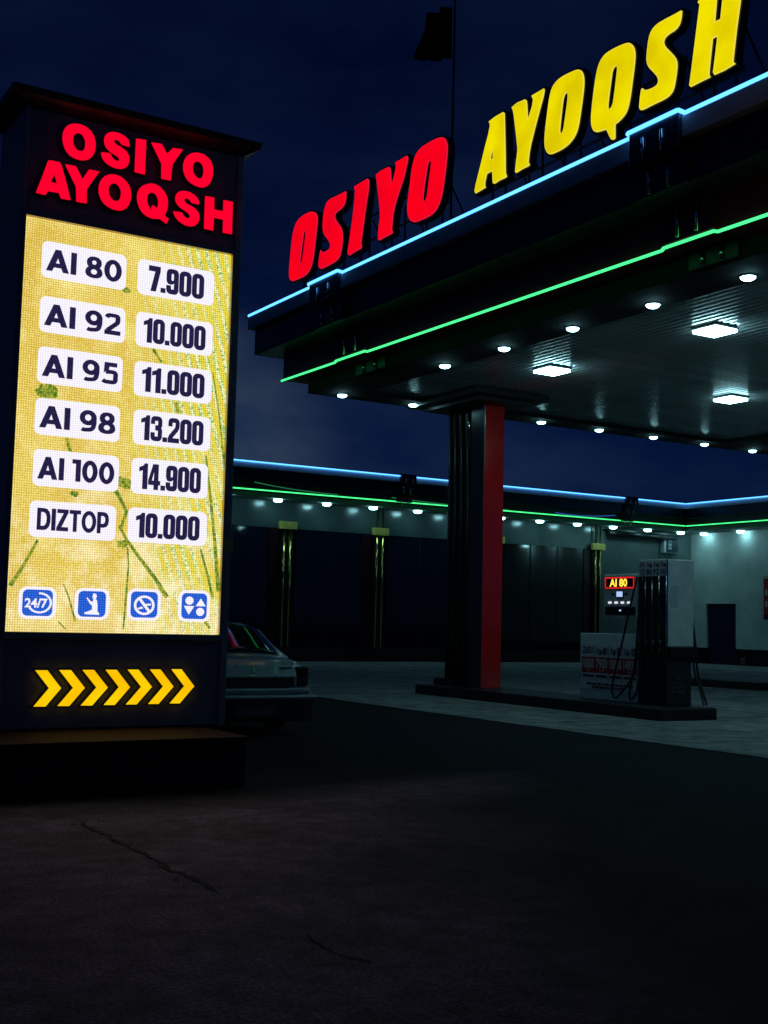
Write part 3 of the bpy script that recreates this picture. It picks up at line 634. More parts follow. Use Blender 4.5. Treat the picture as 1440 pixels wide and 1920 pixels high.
# brackets wrapped over the fascia, with chrome tubes
BR = []
for (xa, ya, xb, yb) in ((572, 545, 625, 525), (1170, 268, 1262, 226)):
    ya_ = atX(xa, ya, 10.05).y; yb_ = atX(xb, yb, 10.05).y; BR.append((min(ya_, yb_), max(ya_, yb_)))
for (b0, b1) in BR:
    br = box('fascia_bracket', (10.13, 10.199, b0, b1, 7.10, 7.535), 'navy', can, .01)
    box('bracket_step', (10.24, 10.319, b0+.004, b1-.004, 6.70, 7.098), 'navy', br, .008)
    box('bracket_step', (10.72, 10.779, b0+.004, b1-.004, 6.235, 6.716), 'dkred', br, .008)
    box('bracket_step', (11.15, 11.219, b0+.004, b1-.004, 5.97, 6.185), 'dkmetal', br, .008)
    m_ = (b0+b1)/2; s_ = (b1-b0)*.19
    for yy in (m_-s_, m_+s_):
        tube('chrome_tube', [(10.115, yy, 7.12), (10.115, yy, 7.40)], .026, 'chrome', br)
        tube('chrome_tube', [(10.225, yy, 6.72), (10.225, yy, 7.08)], .026, 'chrome', br)
        tube('chrome_tube', [(10.705, yy, 6.27), (10.705, yy, 6.70)], .026, 'chrome', br)
        tube('chrome_tube', [(11.135, yy, 5.98), (11.135, yy, 6.17)], .026, 'chrome', br)
# neon tubes: short lengths end to end with clips between, stepping out round the brackets
def neon(name, parent, pts, r, m, seg=2.6):
    for a, b in zip(pts[:-1], pts[1:]):
        a = Vector(a); b = Vector(b); k = max(1, round((b-a).length/seg))
        for i in range(k):
            p = a.lerp(b, i/k); q = a.lerp(b, (i+1)/k); d = (q-p).normalized()*.010 if (b-a).length > .5 else Vector((0, 0, 0))
            tube(name, [p+d, q-d], r, m, parent, 6)
yb = sorted(BR)
def front_path(xm, z, xo, zo, yend, y0):
    p = [(xm, y0, z)]
    for (a, b) in yb: p += [(xm, a-.03, z), (xo, a-.015, z+zo), (xo, b+.015, z+zo), (xm, b+.03, z)]
    return p+[(xm, yend, z)]
neon('blue_neon_tube', can, front_path(10.214, 7.526, 10.115, .018, 22.0, 3.3), .027, 'blue_neon')
for (a, b) in yb: neon('blue_neon_tube', can, [(10.21, a+.05, 7.575), (10.21, b-.05, 7.575)], .013, 'blue_neon')
neon('green_neon_tube', can, front_path(10.745, 6.185, 10.722, .014, 21.50, 3.6), .020, 'green_neon')

# ================================================================== ROOFTOP WORD SIGNS
LX = 10.70
def lf(x, y): q = atX(x, y, LX); return (q.y, q.z)
def la(t): return lambda p, d: Vector((LX+t+d, p[0], p[1]))
def k1(p): return [(530+x/9, 380+y/9) for x, y in p]
def k2(p): return [(640+x/6.857, 250+y/6.857) for x, y in p]
def k3(p): return [(880+x/9, 180+y/9) for x, y in p]
def k4(p): return [(1010+x/7.2, 70+y/7.2) for x, y in p]
def k5(p): return [(1180+x/6, y/6) for x, y in p]
OS = [
 (1, k1([(490,145),(545,165),(575,210),(580,300),(575,380),(545,620),(520,860),(490,1020),(460,1110),(420,1180),(350,1245),(260,1285),(170,1322),(130,1315),(108,1280),(100,1200),(105,1080),(130,800),(150,600),(170,490),(205,370),(255,280),(330,215),(420,165)]), k1([(370,450),(382,500),(370,620),(345,800),(320,980),(295,1030),(282,1000),(300,850),(325,650),(350,490)])),
 (1, k1([(1045,-190),(1060,-194),(1062,-170),(1058,-54),(1030,38),(985,95),(960,115),(890,165),(870,210),(880,280),(930,350),(985,430),(1003,520),(1003,640),(985,780),(960,890),(925,950),(870,1000),(760,1060),(660,1112),(620,1112),(595,1070),(598,1000),(615,880),(630,805),(638,798),(644,805),(650,840),(700,830),(770,790),(795,750),(795,700),(770,640),(720,580),(680,510),(668,430),(672,300),(685,180),(705,80),(730,10),(752,-27),(800,-70),(877,-104),(970,-150)]), None),
 (0, [(688.1,334.6),(690.8,337),(690.6,352),(684,395),(678,440),(675.6,456),(676.8,460),(676.7,465),(664,472),(654,478.6),(651.5,477),(651.2,470),(655,445),(660,410),(664,375),(665,358),(663.3,352),(664.2,349)], None),
 (0, k2([(440,530),(500,480),(600,430),(618,440),(628,490),(632,580),(640,660),(660,590),(690,470),(697,410),(687,380),(700,365),(770,325),(835,285),(850,305),(845,360),(800,560),(740,740),(690,900),(660,1030),(645,1180),(640,1240),(655,1265),(645,1285),(560,1330),(480,1375),(465,1360),(470,1250),(490,1080),(490,1000),(470,800),(450,620)]), None),
 (1, k2([(1280,45),(1325,60),(1350,110),(1360,190),(1345,380),(1320,580),(1290,780),(1255,900),(1210,990),(1150,1050),(1050,1100),(940,1145),(890,1130),(855,1080),(840,990),(845,880),(870,700),(895,480),(925,340),(965,240),(1030,170),(1110,120),(1200,70)]), k2([(1125,345),(1148,360),(1145,420),(1120,600),(1095,800),(1070,870),(1048,870),(1042,830),(1060,680),(1090,480),(1105,390)]))]
AY = [
 (0, k3([(320,430),(420,350),(560,270),(582,285),(585,400),(592,700),(598,1000),(600,1290),(620,1355),(600,1375),(500,1420),(410,1478),(388,1465),(378,1260),(285,1310),(255,1440),(250,1500),(262,1540),(180,1590),(95,1640),(80,1600),(100,1490),(180,1170),(250,880),(310,650),(340,500),(335,460)]), k3([(383,870),(388,1050),(345,1072),(360,980)])),
 (0, k3([(705,190),(800,110),(930,55),(955,75),(965,180),(975,400),(1000,330),(1050,170),(1068,60),(1045,0),(1045,-10),(1130,-60),(1250,-130),(1258,-100),(1240,0),(1180,220),(1100,520),(1030,800),(1000,960),(985,1110),(1005,1160),(985,1180),(880,1230),(780,1295),(765,1275),(775,1160),(800,960),(805,880),(780,640),(740,300),(725,230)]), None),
 (1, k4([(520,428),(570,445),(600,510),(607,620),(590,780),(560,1000),(530,1200),(490,1320),(420,1420),(340,1490),(240,1545),(150,1580),(110,1560),(80,1500),(70,1420),(80,1250),(110,1010),(135,820),(170,680),(230,590),(310,525),(420,470)]), k4([(370,735),(388,760),(380,870),(350,1080),(325,1260),(290,1302),(275,1270),(290,1120),(310,930),(330,790)])),
 (1, k4([(1190,68),(1240,80),(1280,130),(1298,220),(1285,380),(1260,570),(1230,800),(1200,950),(1160,1040),(1090,1120),(1040,1160),(1026,1168),(1024,1185),(1024,1350),(1020,1368),(985,1382),(962,1366),(912,1252),(903,1240),(885,1248),(860,1255),(780,1280),(735,1265),(705,1200),(698,1090),(715,900),(745,650),(780,440),(820,320),(880,230),(950,180),(1060,120)]), k4([(1035,375),(1055,400),(1045,500),(1015,750),(990,920),(945,972),(925,950),(940,800),(970,570),(990,430)])),
 (1, k5([(565,122),(582,113),(584,130),(578,200),(560,270),(520,330),(440,380),(395,420),(378,470),(395,520),(450,575),(510,640),(533,700),(530,780),(510,920),(490,1010),(450,1070),(390,1115),(260,1175),(130,1243),(105,1220),(108,1150),(125,1010),(140,985),(160,1015),(230,1000),(300,960),(320,920),(315,870),(270,815),(210,755),(187,690),(190,600),(210,430),(240,340),(300,270),(400,210),(490,165)]), None),
 (0, k5([(765,30),(785,45),(740,400),(690,800),(668,960),(685,975),(790,920),(905,865),(890,835),(895,760),(930,430),(985,405),(960,620),(935,810),(950,840),(1060,790),(1185,715),(1160,690),(1165,640),(1200,330),(1245,0),(1268,-190),(1262,-225),(1160,-175),(1048,-125),(1058,-100),(1040,0),(1018,212),(955,240),(975,0),(990,-70),(985,-100),(880,-50),(768,8)]), None)]
def word_sign(name, label, glyphs, m, mrim, group):
    loops = []
    for sm, o_, i_ in glyphs:
        l = [chaikin([lf(*p) for p in o_], sm)]
        if i_: l.append(chaikin([lf(*p) for p in i_], sm))
        loops.append(l)
    ys = [p[0] for l in loops for p in l[0]]; zs = [p[1] for l in loops for p in l[0]]
    t = thing(name, (LX+.3, sum(ys)/len(ys), 7.5), label, 'rooftop sign', group)
    for l in loops:
        cs = plate('letter', [offset(l[0], .032)]+[offset(h, -.022) for h in l[1:]], la(.02), .12, 'casing', t)
        plate('letter_rim', l, la(.006), .0135, mrim, cs)
        plate('letter_face', [offset(l[0], -.012)]+[offset(h, .008) for h in l[1:]], la(.003), 0, m, cs)
        y0 = min(p[0] for p in l[0]); y1 = max(p[0] for p in l[0]); zb = min(p[1] for p in l[0])
        for fy in (.3, .7):
            yy = y0+(y1-y0)*fy; tube('support_post', [(LX+.18, yy, 7.501), (LX+.18, yy, zb+.5)], .018, 'steel', t, 6)
        ym = y0+(y1-y0)*.15
        tube('brace', [(LX+.18, ym, zb+.55), (LX+.62, ym-.25, 7.502)], .015, 'steel', t, 6)
    for zz in (min(zs)+.18, min(zs)+.62):
        tube('rail', [(LX+.16, min(ys)+.1, zz), (LX+.16, max(ys)-.1, zz)], .018, 'steel', t, 6)
    return t
word_sign('rooftop_letter_sign', 'row of glowing red slanted letters reading OSIYO on the canopy roof', OS, 'red_face', 'red_rim', 'rooftop word signs')
word_sign('rooftop_letter_sign', 'row of glowing yellow slanted letters reading AYOQSH on the canopy roof', AY, 'yel_face', 'yel_rim', 'rooftop word signs')

# ================================================================== FLAG
FX = 13.0
fb = atX(845.5, 400, FX); ft = atX(848.5, -40, FX)
fl = thing('flagpole', (FX, fb.y, 7.5), 'thin flagpole with a limp dark flag rising behind the red rooftop letters', 'flagpole')
tube('pole', [(FX, fb.y, 7.5), (FX, fb.y, ft.z)], [.028, .018], 'steel', fl, 8)
mb = MB(); nx, nz = 16, 14
top = [(848, 10), (838, 14), (822, 20), (808, 26), (798, 28)]; bot = [(846, 110), (830, 111), (812, 114), (795, 114), (779, 112)]
def lerp_path(P, t):
    k = t*(len(P)-1); i = min(int(k), len(P)-2); f_ = k-i; return (P[i][0]*(1-f_)+P[i+1][0]*f_, P[i][1]*(1-f_)+P[i+1][1]*f_)
for j in range(nz+1):
    for i in range(nx+1):
        a = lerp_path(top, i/nx); b = lerp_path(bot, i/nx); t = j/nz; q = atX(a[0]*(1-t)+b[0]*t, a[1]*(1-t)+b[1]*t, FX)
        mb.v.append((q.x+.10*math.sin(i*.9+j*.15)*min(1, i/4), q.y, q.z))
for j in range(nz):
    for i in range(nx): k = j*(nx+1)+i; mb.f.append([k, k+1, k+nx+2, k+nx+1]); mb.m.append(0)
fo = mb.build('flag', 'flag', fl, smooth=True); md = fo.modifiers.new('solid', 'SOLIDIFY'); md.thickness = .004

# ================================================================== STATION BUILDING
BY, BX = 37.70, 38.88                                   # facade planes of the two wings
bld = thing('station_building', (28, 41, 0), 'low L-shaped station building with dark glass front, neon eaves and white lit wing', 'building')
zs_ = 5.53
box('upper_wall', (13.5, 33.75, BY, BY+.3, 4.60, zs_), 'clad', bld)
box('back_wall', (13.5, 47, BY+.305, 46, 0, zs_-.002), 'wall_dk', bld)
box('side_wall', (33.76, BX, BY+.10, BY+.304, .68, zs_-.001), 'wall_dk', bld)
# right wing wall with a door opening
dy0, dy1, dz = 35.28, 36.93, 2.54
for b in ((BX, BX+.3, 22, dy0, .68, zs_), (BX, BX+.3, dy1, BY+.099, .68, zs_), (BX, BX+.3, dy0+.0005, dy1-.0005, dz, zs_)): box('wing_wall', b, 'wall_lt', bld)
box('wing_back', (BX+.302, 47, 22, BY+.09, 0, zs_-.003), 'wall_dk', bld)
for b in ((BX-.03, BX+.298, 22, dy0-.001, 0, .679), (BX-.03, BX+.298, dy1+.001, BY+.05, 0, .679), (33.76, BX-.031, BY+.06, BY+.303, 0, .679)): box('skirting', b, 'skirt', bld, .008)
dr = box('door', (BX+.16, BX+.21, dy0+.06, dy1-.06, .02, dz-.05), 'door', bld, .01)
for b in ((BX+.14, BX+.2, dy0+.002, dy0+.058, .02, dz-.002), (BX+.14, BX+.2, dy1-.058, dy1-.002, .02, dz-.002), (BX+.14, BX+.2, dy0+.059, dy1-.059, dz-.048, dz-.002)): box('door_frame', b, 'door', dr, .006)
for zz in (.35, 1.35): box('door_panel', (BX+.148, BX+.159, dy0+.25, dy1-.25, zz, zz+.8), 'door', dr, .01)
tube('handle', [(BX+.12, dy0+.18, 1.02), (BX+.12, dy0+.18, 1.2)], .015, 'chrome', dr)
# glass front: panes, mullions, maroon strips, gold tube pillars
PIL = [15.4, 19.2, 22.96, 28.25, 33.38]
box('skirting', (13.5, 33.74, BY-.06, BY+.30, 0, .46), 'skirt', bld, .01)
box('spandrel', (13.5, 33.74, BY+.12, BY+.30, .461, 4.599), 'dkmetal', bld)
edges = [13.6]+PIL
for a, b in zip(edges[:-1], edges[1:]):
    lo, hi = a+.42, b-.62; k = max(1, round((hi-lo)/1.6)); w = (hi-lo)/k
    for i in range(k):
        box('glass_pane', (lo+w*i+.02, lo+w*(i+1)-.02, BY+.05, BY+.07, .47, 4.59), 'glass', bld)
        if i: box('mullion', (lo+w*i-.018, lo+w*i+.018, BY+.02, BY+.115, .47, 4.595), 'dkmetal', bld, .004)
    box('maroon_strip', (b-.60, b-.26, BY+.02, BY+.118, .465, 4.597), 'maroon', bld, .008)
for k, p in enumerate(PIL):
    pl_ = box('pillar', (p-.22, p+.22, BY-.08, BY+.119, .461, 4.62), 'skirt', bld, .01)
    for s in (-1, 1):
        tube('gold_tube', [(p+s*.12, BY-.13, .50), (p+s*.12, BY-.13, zs_-.01 if k in (2, 3, 4) else 4.6)], .034, 'gold', pl_, 10)
    box('gold_capital', (p-.34, p+.34, BY-.21, BY-.082, 4.56, 4.83), 'goldcap', pl_, .015)
tube('shutter_housing', [(33.9, BY-.22, 5.30), (37.7, BY-.22, 5.30)], .10, 'dkmetal', bld, 12)
box('shutter_hood', (33.85, 37.75, BY-.20, BY+.098, 5.38, 5.46), 'dkmetal', bld, .01)
# eaves in four tiers, both wings
for nm, yf, xf, z0, z1, m in (('eaves_trim', 36.35, 37.10, 6.42, 6.66, 'trim'), ('eaves_band', 36.45, 37.20, 6.02, 6.418, 'navy'), ('eaves_band', 36.62, 37.38, 5.71, 6.018, 'dkmetal'), ('eaves_soffit', 36.76, 37.52, zs_, 5.708, 'wall_dk')):
    box(nm, (13.2, 47.1, yf, 46.1, z0, z1), m, bld, .01)
    box(nm, (xf, 47.1, 21.8, yf-.001, z0, z1), m, bld, .01)
for pts, nm, r in (([(13.3, 36.315, 6.63), (37.05, 36.315, 6.63)], 'blue_neon_tube', .022), ([(37.065, 36.3, 6.63), (37.065, 21.9, 6.63)], 'blue_neon_tube', .022),
                   ([(13.3, 36.585, 5.735), (37.32, 36.585, 5.735)], 'green_neon_tube', .022), ([(37.345, 36.57, 5.735), (37.345, 21.9, 5.735)], 'green_neon_tube', .022)):
    neon(nm, bld, pts, r, 'blue_neon' if 'blue' in nm else 'green_neon', 3.2)
# glowing curved strands painted in for light reflections on the eaves bands
def sag(nm, p, q, d, m, r=.014):
    P = [Vector(p).lerp(Vector(q), i/10)+Vector((0, 0, -d*4*(i/10)*(1-i/10))) for i in range(11)]; tube(nm, P, r, m, bld, 6)
M['green_reflection'] = emi('painted_green_reflection', (.02, .16, .07), 1.); M['blue_reflection'] = emi('painted_blue_reflection', (.03, .10, .42), 1.)
sag('painted_reflection', (17.4, 36.57, 5.98), (20.6, 36.57, 5.80), .05, 'green_reflection'); sag('painted_reflection', (22.8, 36.57, 5.86), (28.0, 36.57, 5.78), .04, 'green_reflection')
sag('painted_reflection', (30.3, 36.57, 5.83), (33.4, 36.57, 5.93), .08, 'blue_reflection')
sag('painted_reflection', (35.6, 36.30, 6.46), (38.8, 36.10, 6.60), .0, 'green_reflection') if False else None
for p in (23.3, 34.0):
    eb = box('eaves_bracket', (p-.32, p+.32, 36.22, 36.349, 6.38, 6.70), 'dkmetal', bld, .01)
    box('bracket_step', (p-.32, p+.32, 36.36, 36.449, 5.98, 6.379), 'dkmetal', eb, .008)
    box('bracket_step', (p-.32, p+.32, 36.50, 36.619, 5.72, 5.979), 'dkmetal', eb, .008)
    for s in (-.14, .14):
        tube('chrome_tube', [(p+s, 36.20, 6.40), (p+s, 36.20, 6.64)], .025, 'chrome', eb); tube('chrome_tube', [(p+s, 36.34, 6.0), (p+s, 36.34, 6.37)], .025, 'chrome', eb)
        tube('chrome_tube', [(p+s, 36.48, 5.56), (p+s, 36.48, 5.96)], .025, 'chrome', eb)
for k in range(11):
    x = 18.5+1.895*k
    downlight(bld, x, 36.98, zs_, .15, .10, 'lampb')
downlight(bld, 16.6, 36.98, zs_, .15, .10, 'lampb'); downlight(bld, 14.7, 36.98, zs_, .15, .10, 'lampb')
for k in range(6): downlight(bld, 38.56, 36.74-2.02*k, zs_, .15, .10, 'lampb')
# roof vents seen over the parapet
rv = MB(); q = atY(1345, 935, 40); rv.box(q.x-.28, q.x+.28, 40, 40.6, 6.662, 7.35); rv.build('roof_vent', 'dkmetal', bld, .02)
rv = MB(); q = atY(733, 890, 40); rv.box(q.x-.08, q.x+.08, 40, 40.2, 6.663, 7.2); rv.build('roof_vent', 'dkmetal', bld, .02)

# signs on the building
q0 = atY(1243, 1010, BY-.02); q1 = atY(1269, 1038, BY-.02)
ws = thing('box_sign', ((q0.x+q1.x)/2, BY, q1.z), 'small dark box sign with pale mark under the eaves by the inner corner', 'sign')
box('frame', (q0.x-.03, q1.x, BY-.12, BY+.097, q1.z, q0.z), 'grey_metal', ws, .01)
box('panel', (q0.x+.10, q1.x-.02, BY-.135, BY-.1205, q1.z+.03, q0.z-.03), 'navy', ws, .004)
for i, zz in enumerate((.20, .34, .50)): text('pale_mark', '88', lambda p, d: Vector((p[0], BY-.139, p[1])), q0.x+.20, q0.x+.40, q1.z+zz-.05, q1.z+zz+.06, 'grey_metal', ws, .02)
s0 = atX(1432, 1080, BX-.03); s1 = atX(1432, 1162, BX-.03)
rs = thing('wall_board', (BX-.03, s0.y-.9, s1.z), 'dark red notice board with white lettering on white wall right of the blue door', 'notice board')
box('board', (BX-.05, BX-.002, s0.y-1.8, s0.y, s1.z, s0.z), 'print_red', rs, .008)
for b in ((BX-.06, BX-.0505, s0.y-1.79, s0.y-.01, s0.z-.10, s0.z-.02), (BX-.06, BX-.0505, s0.y-1.79, s0.y-.01, s1.z+.02, s1.z+.20)): box('border', b, 'grey_metal' if b[5] > 2.5 else 'navy', rs)
for zz in (.62, 1.08):
    text('lettering', 'I', lambda p, d: Vector((BX-.054, s0.y-.1-p[0], p[1])), 0, .07, s1.z+zz-.1, s1.z+zz+.12, 'print_pale', rs, .02)
    text('lettering', 'I', lambda p, d: Vector((BX-.054, s0.y-.22-p[0], p[1])), 0, .07, s1.z+zz-.1, s1.z+zz+.12, 'print_pale', rs, .02)

# ================================================================== PUMP ISLANDS
isl = MB().box(13.72, 14.95, 13.95, 20.95, -.02, .205).build('pump_island', 'kerb', None, .03)
isl['label'] = 'long black painted kerb island under the fuel dispenser and column'; isl['category'] = 'island'; isl['group'] = 'pump islands'
kq = atZ(1421, 1296, 0)
isl2 = MB().box(kq.x, kq.x+1.3, kq.y, kq.y+6.5, -.02, .20).build('pump_island', 'kerb', None, .03)
isl2['label'] = 'end of a second black kerb island at the right picture edge'; isl2['category'] = 'island'; isl2['group'] = 'pump islands'

# ================================================================== FUEL DISPENSER
DX = 14.25
dsp = thing('fuel_dispenser', (14.55, 15.4, .205), 'fuel dispenser with white tower, four hose channels, lit AI 80 display and price board', 'fuel dispenser')
z_ = .206
def dface(t): return lambda p, d: Vector((DX-t-d, -p[0], p[1]))         # p[0] = -Y so that text reads left to right
tw = box('tower', (DX+.02, DX+.60, 14.37, 15.03, z_+.95, 2.575), 'white_metal', dsp, .015)
tl = box('tower_base', (DX+.03, DX+.58, 14.40, 15.02, z_, z_+.78), 'grey_panel', dsp, .015)
box('hose_bay', (DX+.05, DX+.62, 14.33, 15.025, z_+.781, z_+.949), 'rubber', dsp, .02)
box('hose_backing', (DX+.004, DX+.019, 14.385, 15.025, z_+.02, 2.30), 'rubber', dsp)
cw = (15.025-14.385)/4
for i in range(4):
    y1 = 15.025-cw*i; y0 = y1-cw
    box('grade_label', (DX, DX+.0195, y0+.008, y1-.008, 2.305, 2.565), 'label', tw, .003)
    top_, bot_ = [('ДИЗ', 'ТОП'), ('Аи', '80'), ('Аи', '92'), ('Аи', '100')][i]
    text('label_text', top_, dface(.003), -(y1-.015), -(y0+.015), 2.45, 2.54, 'print_dark', tw, .025)
    text('label_text', bot_, dface(.003), -(y1-.015), -(y0+.015), 2.325, 2.42, 'print_dark', tw, .025)
    tube('divider', [(DX-.004, y0+.004, 1.1), (DX-.004, y0+.004, 2.30)], .006, 'chrome', tw, 6)
    box('channel_rib', (DX-.012, DX+.003, y0+.05, y0+.11, z_+.3, 2.29), 'rubber', tw, .01)
box('edge_trim', (DX-.004, DX+.019, 14.366, 14.384, 1.15, 2.57), 'chrome', tw, .003)
# grille slots low on the end of the tower
for r in range(4):
    for c in range(3):
        if random.random() < .9: box('vent_slot', (DX+.15+c*.10, DX+.20+c*.10, 14.392, 14.399, z_+.22+r*.075, z_+.235+r*.075), 'chrome', tl)
mk = plate('faded_sticker', [[(.04, 0), (.22, .02), (.20, .2), (.23, .35), (.07, .38), (.02, .2)]], lambda p, d: Vector((DX+.03+p[0], 14.3685, 1.78+p[1])), 0, 'grey_metal', tw)
# low cabinet with the printed price board
cb = box('cabinet', (DX+.01, DX+.56, 15.035, 16.49, z_, 1.34), 'white_metal', dsp, .012)
bz0, bz1 = .50, 1.16; by0, by1 = 15.06, 16.44
box('price_board', (DX+.004, DX+.0095, by0, by1, bz0-.12, bz1), 'label', cb)
box('red_band', (DX+.001, DX+.0038, by0, by1, .66, .93), 'print_red', cb)
w = (by1-by0)/4
for i, (a, b) in enumerate((('ДИЗЕЛ', '10000'), ('Аи-80', '7900'), ('Аи-92', '10000'), ('Аи-100', '14900'))):
    y1 = by1-w*i; y0 = y1-w
    text('price_board_text', a, dface(-.0005), -(y1-.03), -(y0+.03), .97, 1.11, 'print_dark', cb, .03)
    text('price_board_text', b, dface(.001), -(y1-.03), -(y0+.03), .735, .905, 'print_pale', cb, .015)
    text('price_board_text', 'сум', dface(.001), -(y1-.11), -(y0+.11), .685, .72, 'print_pale', cb, .01)
    box('board_rule', (DX-.001, DX+.0005, y0-.004, y0+.004, .52, bz1), 'print_dark', cb)
    box('board_rule', (DX-.001, DX+.0005, y0+.03, y1-.03, .585, .625), 'print_dark', cb)
for zz, a, b in ((.475, .10, .92), (.42, .2, .8)):
    y = by1-(by1-by0)*a; e = by1-(by1-by0)*b
    while y > e:
        l = random.uniform(.05, .13); box('small_print', (DX-.001, DX+.003, max(y-l, e-.02), y, zz-.02, zz+.015), 'print_dark', cb); y -= l+.025
# display head
hd = box('display_head', (DX-.02, DX+.40, 15.045, 15.86, 1.62, 2.355), 'grey_metal', dsp, .03)
box('display_window', (DX-.026, DX-.021, 15.10, 15.825, 2.10, 2.305), 'blackglass', hd)
fr = .022
for b in ((15.105, 15.82, 2.278, 2.30), (15.105, 15.82, 2.105, 2.127)):
    yy = b[0]
    while yy < b[1]-.02: box('border_led', (DX-.030, DX-.0265, yy, yy+.03, b[2], b[3]), 'redled', hd); yy += .037
for yy in (15.105, 15.798):
    zz = 2.13
    while zz < 2.27: box('border_led', (DX-.030, DX-.0265, yy, yy+.022, zz, zz+.025), 'redled', hd); zz += .034
text('display_text', 'AI 80', dface(.032), -15.70, -15.27, 2.135, 2.272, 'amber', hd, .03)
box('small_screen_frame', (DX-.026, DX-.021, 15.36, 15.545, 1.94, 2.07), 'blackglass', hd)
box('small_screen', (DX-.030, DX-.0265, 15.385, 15.53, 1.965, 2.055), 'lcd', hd)
for i in range(4):
    y = 15.71-.155*i; box('button', (DX-.027, DX-.021, y-.05, y+.03, 1.85, 1.885), 'btn', hd)
box('dark_band', (DX-.026, DX-.021, 15.08, 15.82, 1.66, 1.80), 'blackglass', hd, .002)
box('button', (DX-.030, DX-.0265, 15.42, 15.46, 1.72, 1.75), 'lcd', hd)
for y in (15.30, 15.62): box('small_print', (DX-.0245, DX-.0205, y-.03, y+.03, 1.99, 2.03), 'print_dark', hd)
# hoses and nozzles
def hose(P, r=.018):
    q = []
    P = [Vector(p) for p in P]
    for i in range(len(P)-1):
        p0, p1, p2, p3 = P[max(0, i-1)], P[i], P[i+1], P[min(len(P)-1, i+2)]
        for k in range(6):
            t = k/6; q.append(.5*((2*p1)+(p2-p0)*t+(2*p0-5*p1+4*p2-p3)*t*t+(3*p1-p0-3*p2+p3)*t**3))
    q.append(P[-1]); tube('hose', q, r, 'rubber', dsp, 8)
hose([(DX-.03, 15.02, 2.30), (DX-.10, 15.09, 1.9), (DX-.12, 15.22, 1.4), (DX-.12, 15.42, .8), (DX-.10, 15.55, .42), (DX-.10, 15.47, .27), (DX-.08, 15.30, .40), (DX-.06, 15.12, .62), (DX-.03, 15.0, 1.0)])
hose([(DX-.03, 14.9, 2.28), (DX-.08, 14.93, 1.7), (DX-.10, 15.00, .9), (DX-.10, 15.12, .38), (DX-.09, 15.08, .27), (DX-.06, 14.98, .45), (DX-.03, 14.9, 1.0)])
hose([(DX+.63, 14.50, 1.85), (DX+.66, 14.44, 1.5), (DX+.66, 14.38, 1.1), (DX+.68, 14.36, .75), (DX+.66, 14.22, .42), (DX+.64, 14.12, .235)], .020)
hose([(DX+.63, 14.56, 1.8), (DX+.65, 14.44, 1.3), (DX+.64, 14.40, .8), (DX+.62, 14.25, .46), (DX+.55, 14.1, .235)], .018)
for i in range(4):
    y = 14.95-cw*i
    MB().tube([(DX-.02, y, 1.05), (DX-.06, y, 1.16), (DX-.05, y, 1.26)], [.022, .028, .018]).tube([(DX-.06, y, 1.16), (DX-.10, y, 1.02), (DX-.05, y, .98)], .010).build('nozzle', 'rubber', dsp, smooth=True)

# ================================================================== BUCKETS
for px, m, lab in ((1393.5, 'bucket_w', 'small pale bucket beside the blue bucket at the wing wall'), (1407, 'bucket_b', 'small blue bucket standing at the wing wall')):
    q = atZ(px, 1248.5, .012); t = thing('bucket', (q.x, q.y, .012), lab, 'bucket', 'buckets at the wall')
    r = .10 if m == 'bucket_w' else .14
    MB().lathe((q.x, q.y, .012), [(r*.8, 0), (r, .26), (r*1.08, .265), (r*1.08, .28), (r*.94, .28), (r*.75, .03)], 16).build('shell', m, t, smooth=True)
    tube('bail', [(q.x, q.y+r*math.cos(a), .28+r*.5*math.sin(a)) for a in [math.pi*i/10 for i in range(11)]], .004, 'chrome', t, 5)

# ================================================================== PARKED CAR
cq = (6.74, 13.95)
car = thing('parked_car', (cq[0], cq[1]+2.1, 0), 'silver sedan parked tail first behind the price pylon', 'car')
def cpt(x, y, z): return (cq[0]+x, cq[1]+y, z)
def section(y, w, zb, zt_, rb=.12, rt=.14, crown=.02):
    """rounded cross section of the lower body at length y"""
    h = w/2; p = []
    p += [(-h+rb, zb), (h-rb, zb), (h-.02, zb+rb*.8), (h, zb+rb*1.6), (h+.0, zt_-rt*1.3), (h-rt*.35, zt_-rt*.35), (h-rt, zt_), (h*.4, zt_+crown), (0, zt_+crown*1.3), (-h*.4, zt_+crown), (-h+rt, zt_), (-h+rt*.35, zt_-rt*.35), (-h, zt_-rt*1.3), (-h, zb+rb*1.6), (-h+.02, zb+rb*.8)]
    return [cpt(a, y, b) for a, b in p]
body = MB()
st = [(.06, 1.44, .28, .70, .10, .08, .012), (.09, 1.56, .25, .79, .10, .10, .015), (.18, 1.62, .22, .90, .1, .11, .018), (.45, 1.66, .22, .955, .1, .12, .02), (.95, 1.67, .21, .955, .1, .10, .02), (2.2, 1.68, .20, .93, .1, .10, .02), (3.0, 1.67, .20, .90, .1, .12, .03), (3.7, 1.64, .21, .84, .1, .14, .03), (4.05, 1.58, .24, .76, .1, .14, .02), (4.18, 1.46, .30, .68, .1, .12, .01)]
body.loft([section(*s) for s in st]); bo = body.build('body', 'carpaint', car, smooth=True); md = bo.modifiers.new('sub', 'SUBSURF'); md.levels = 1; md.render_levels = 1
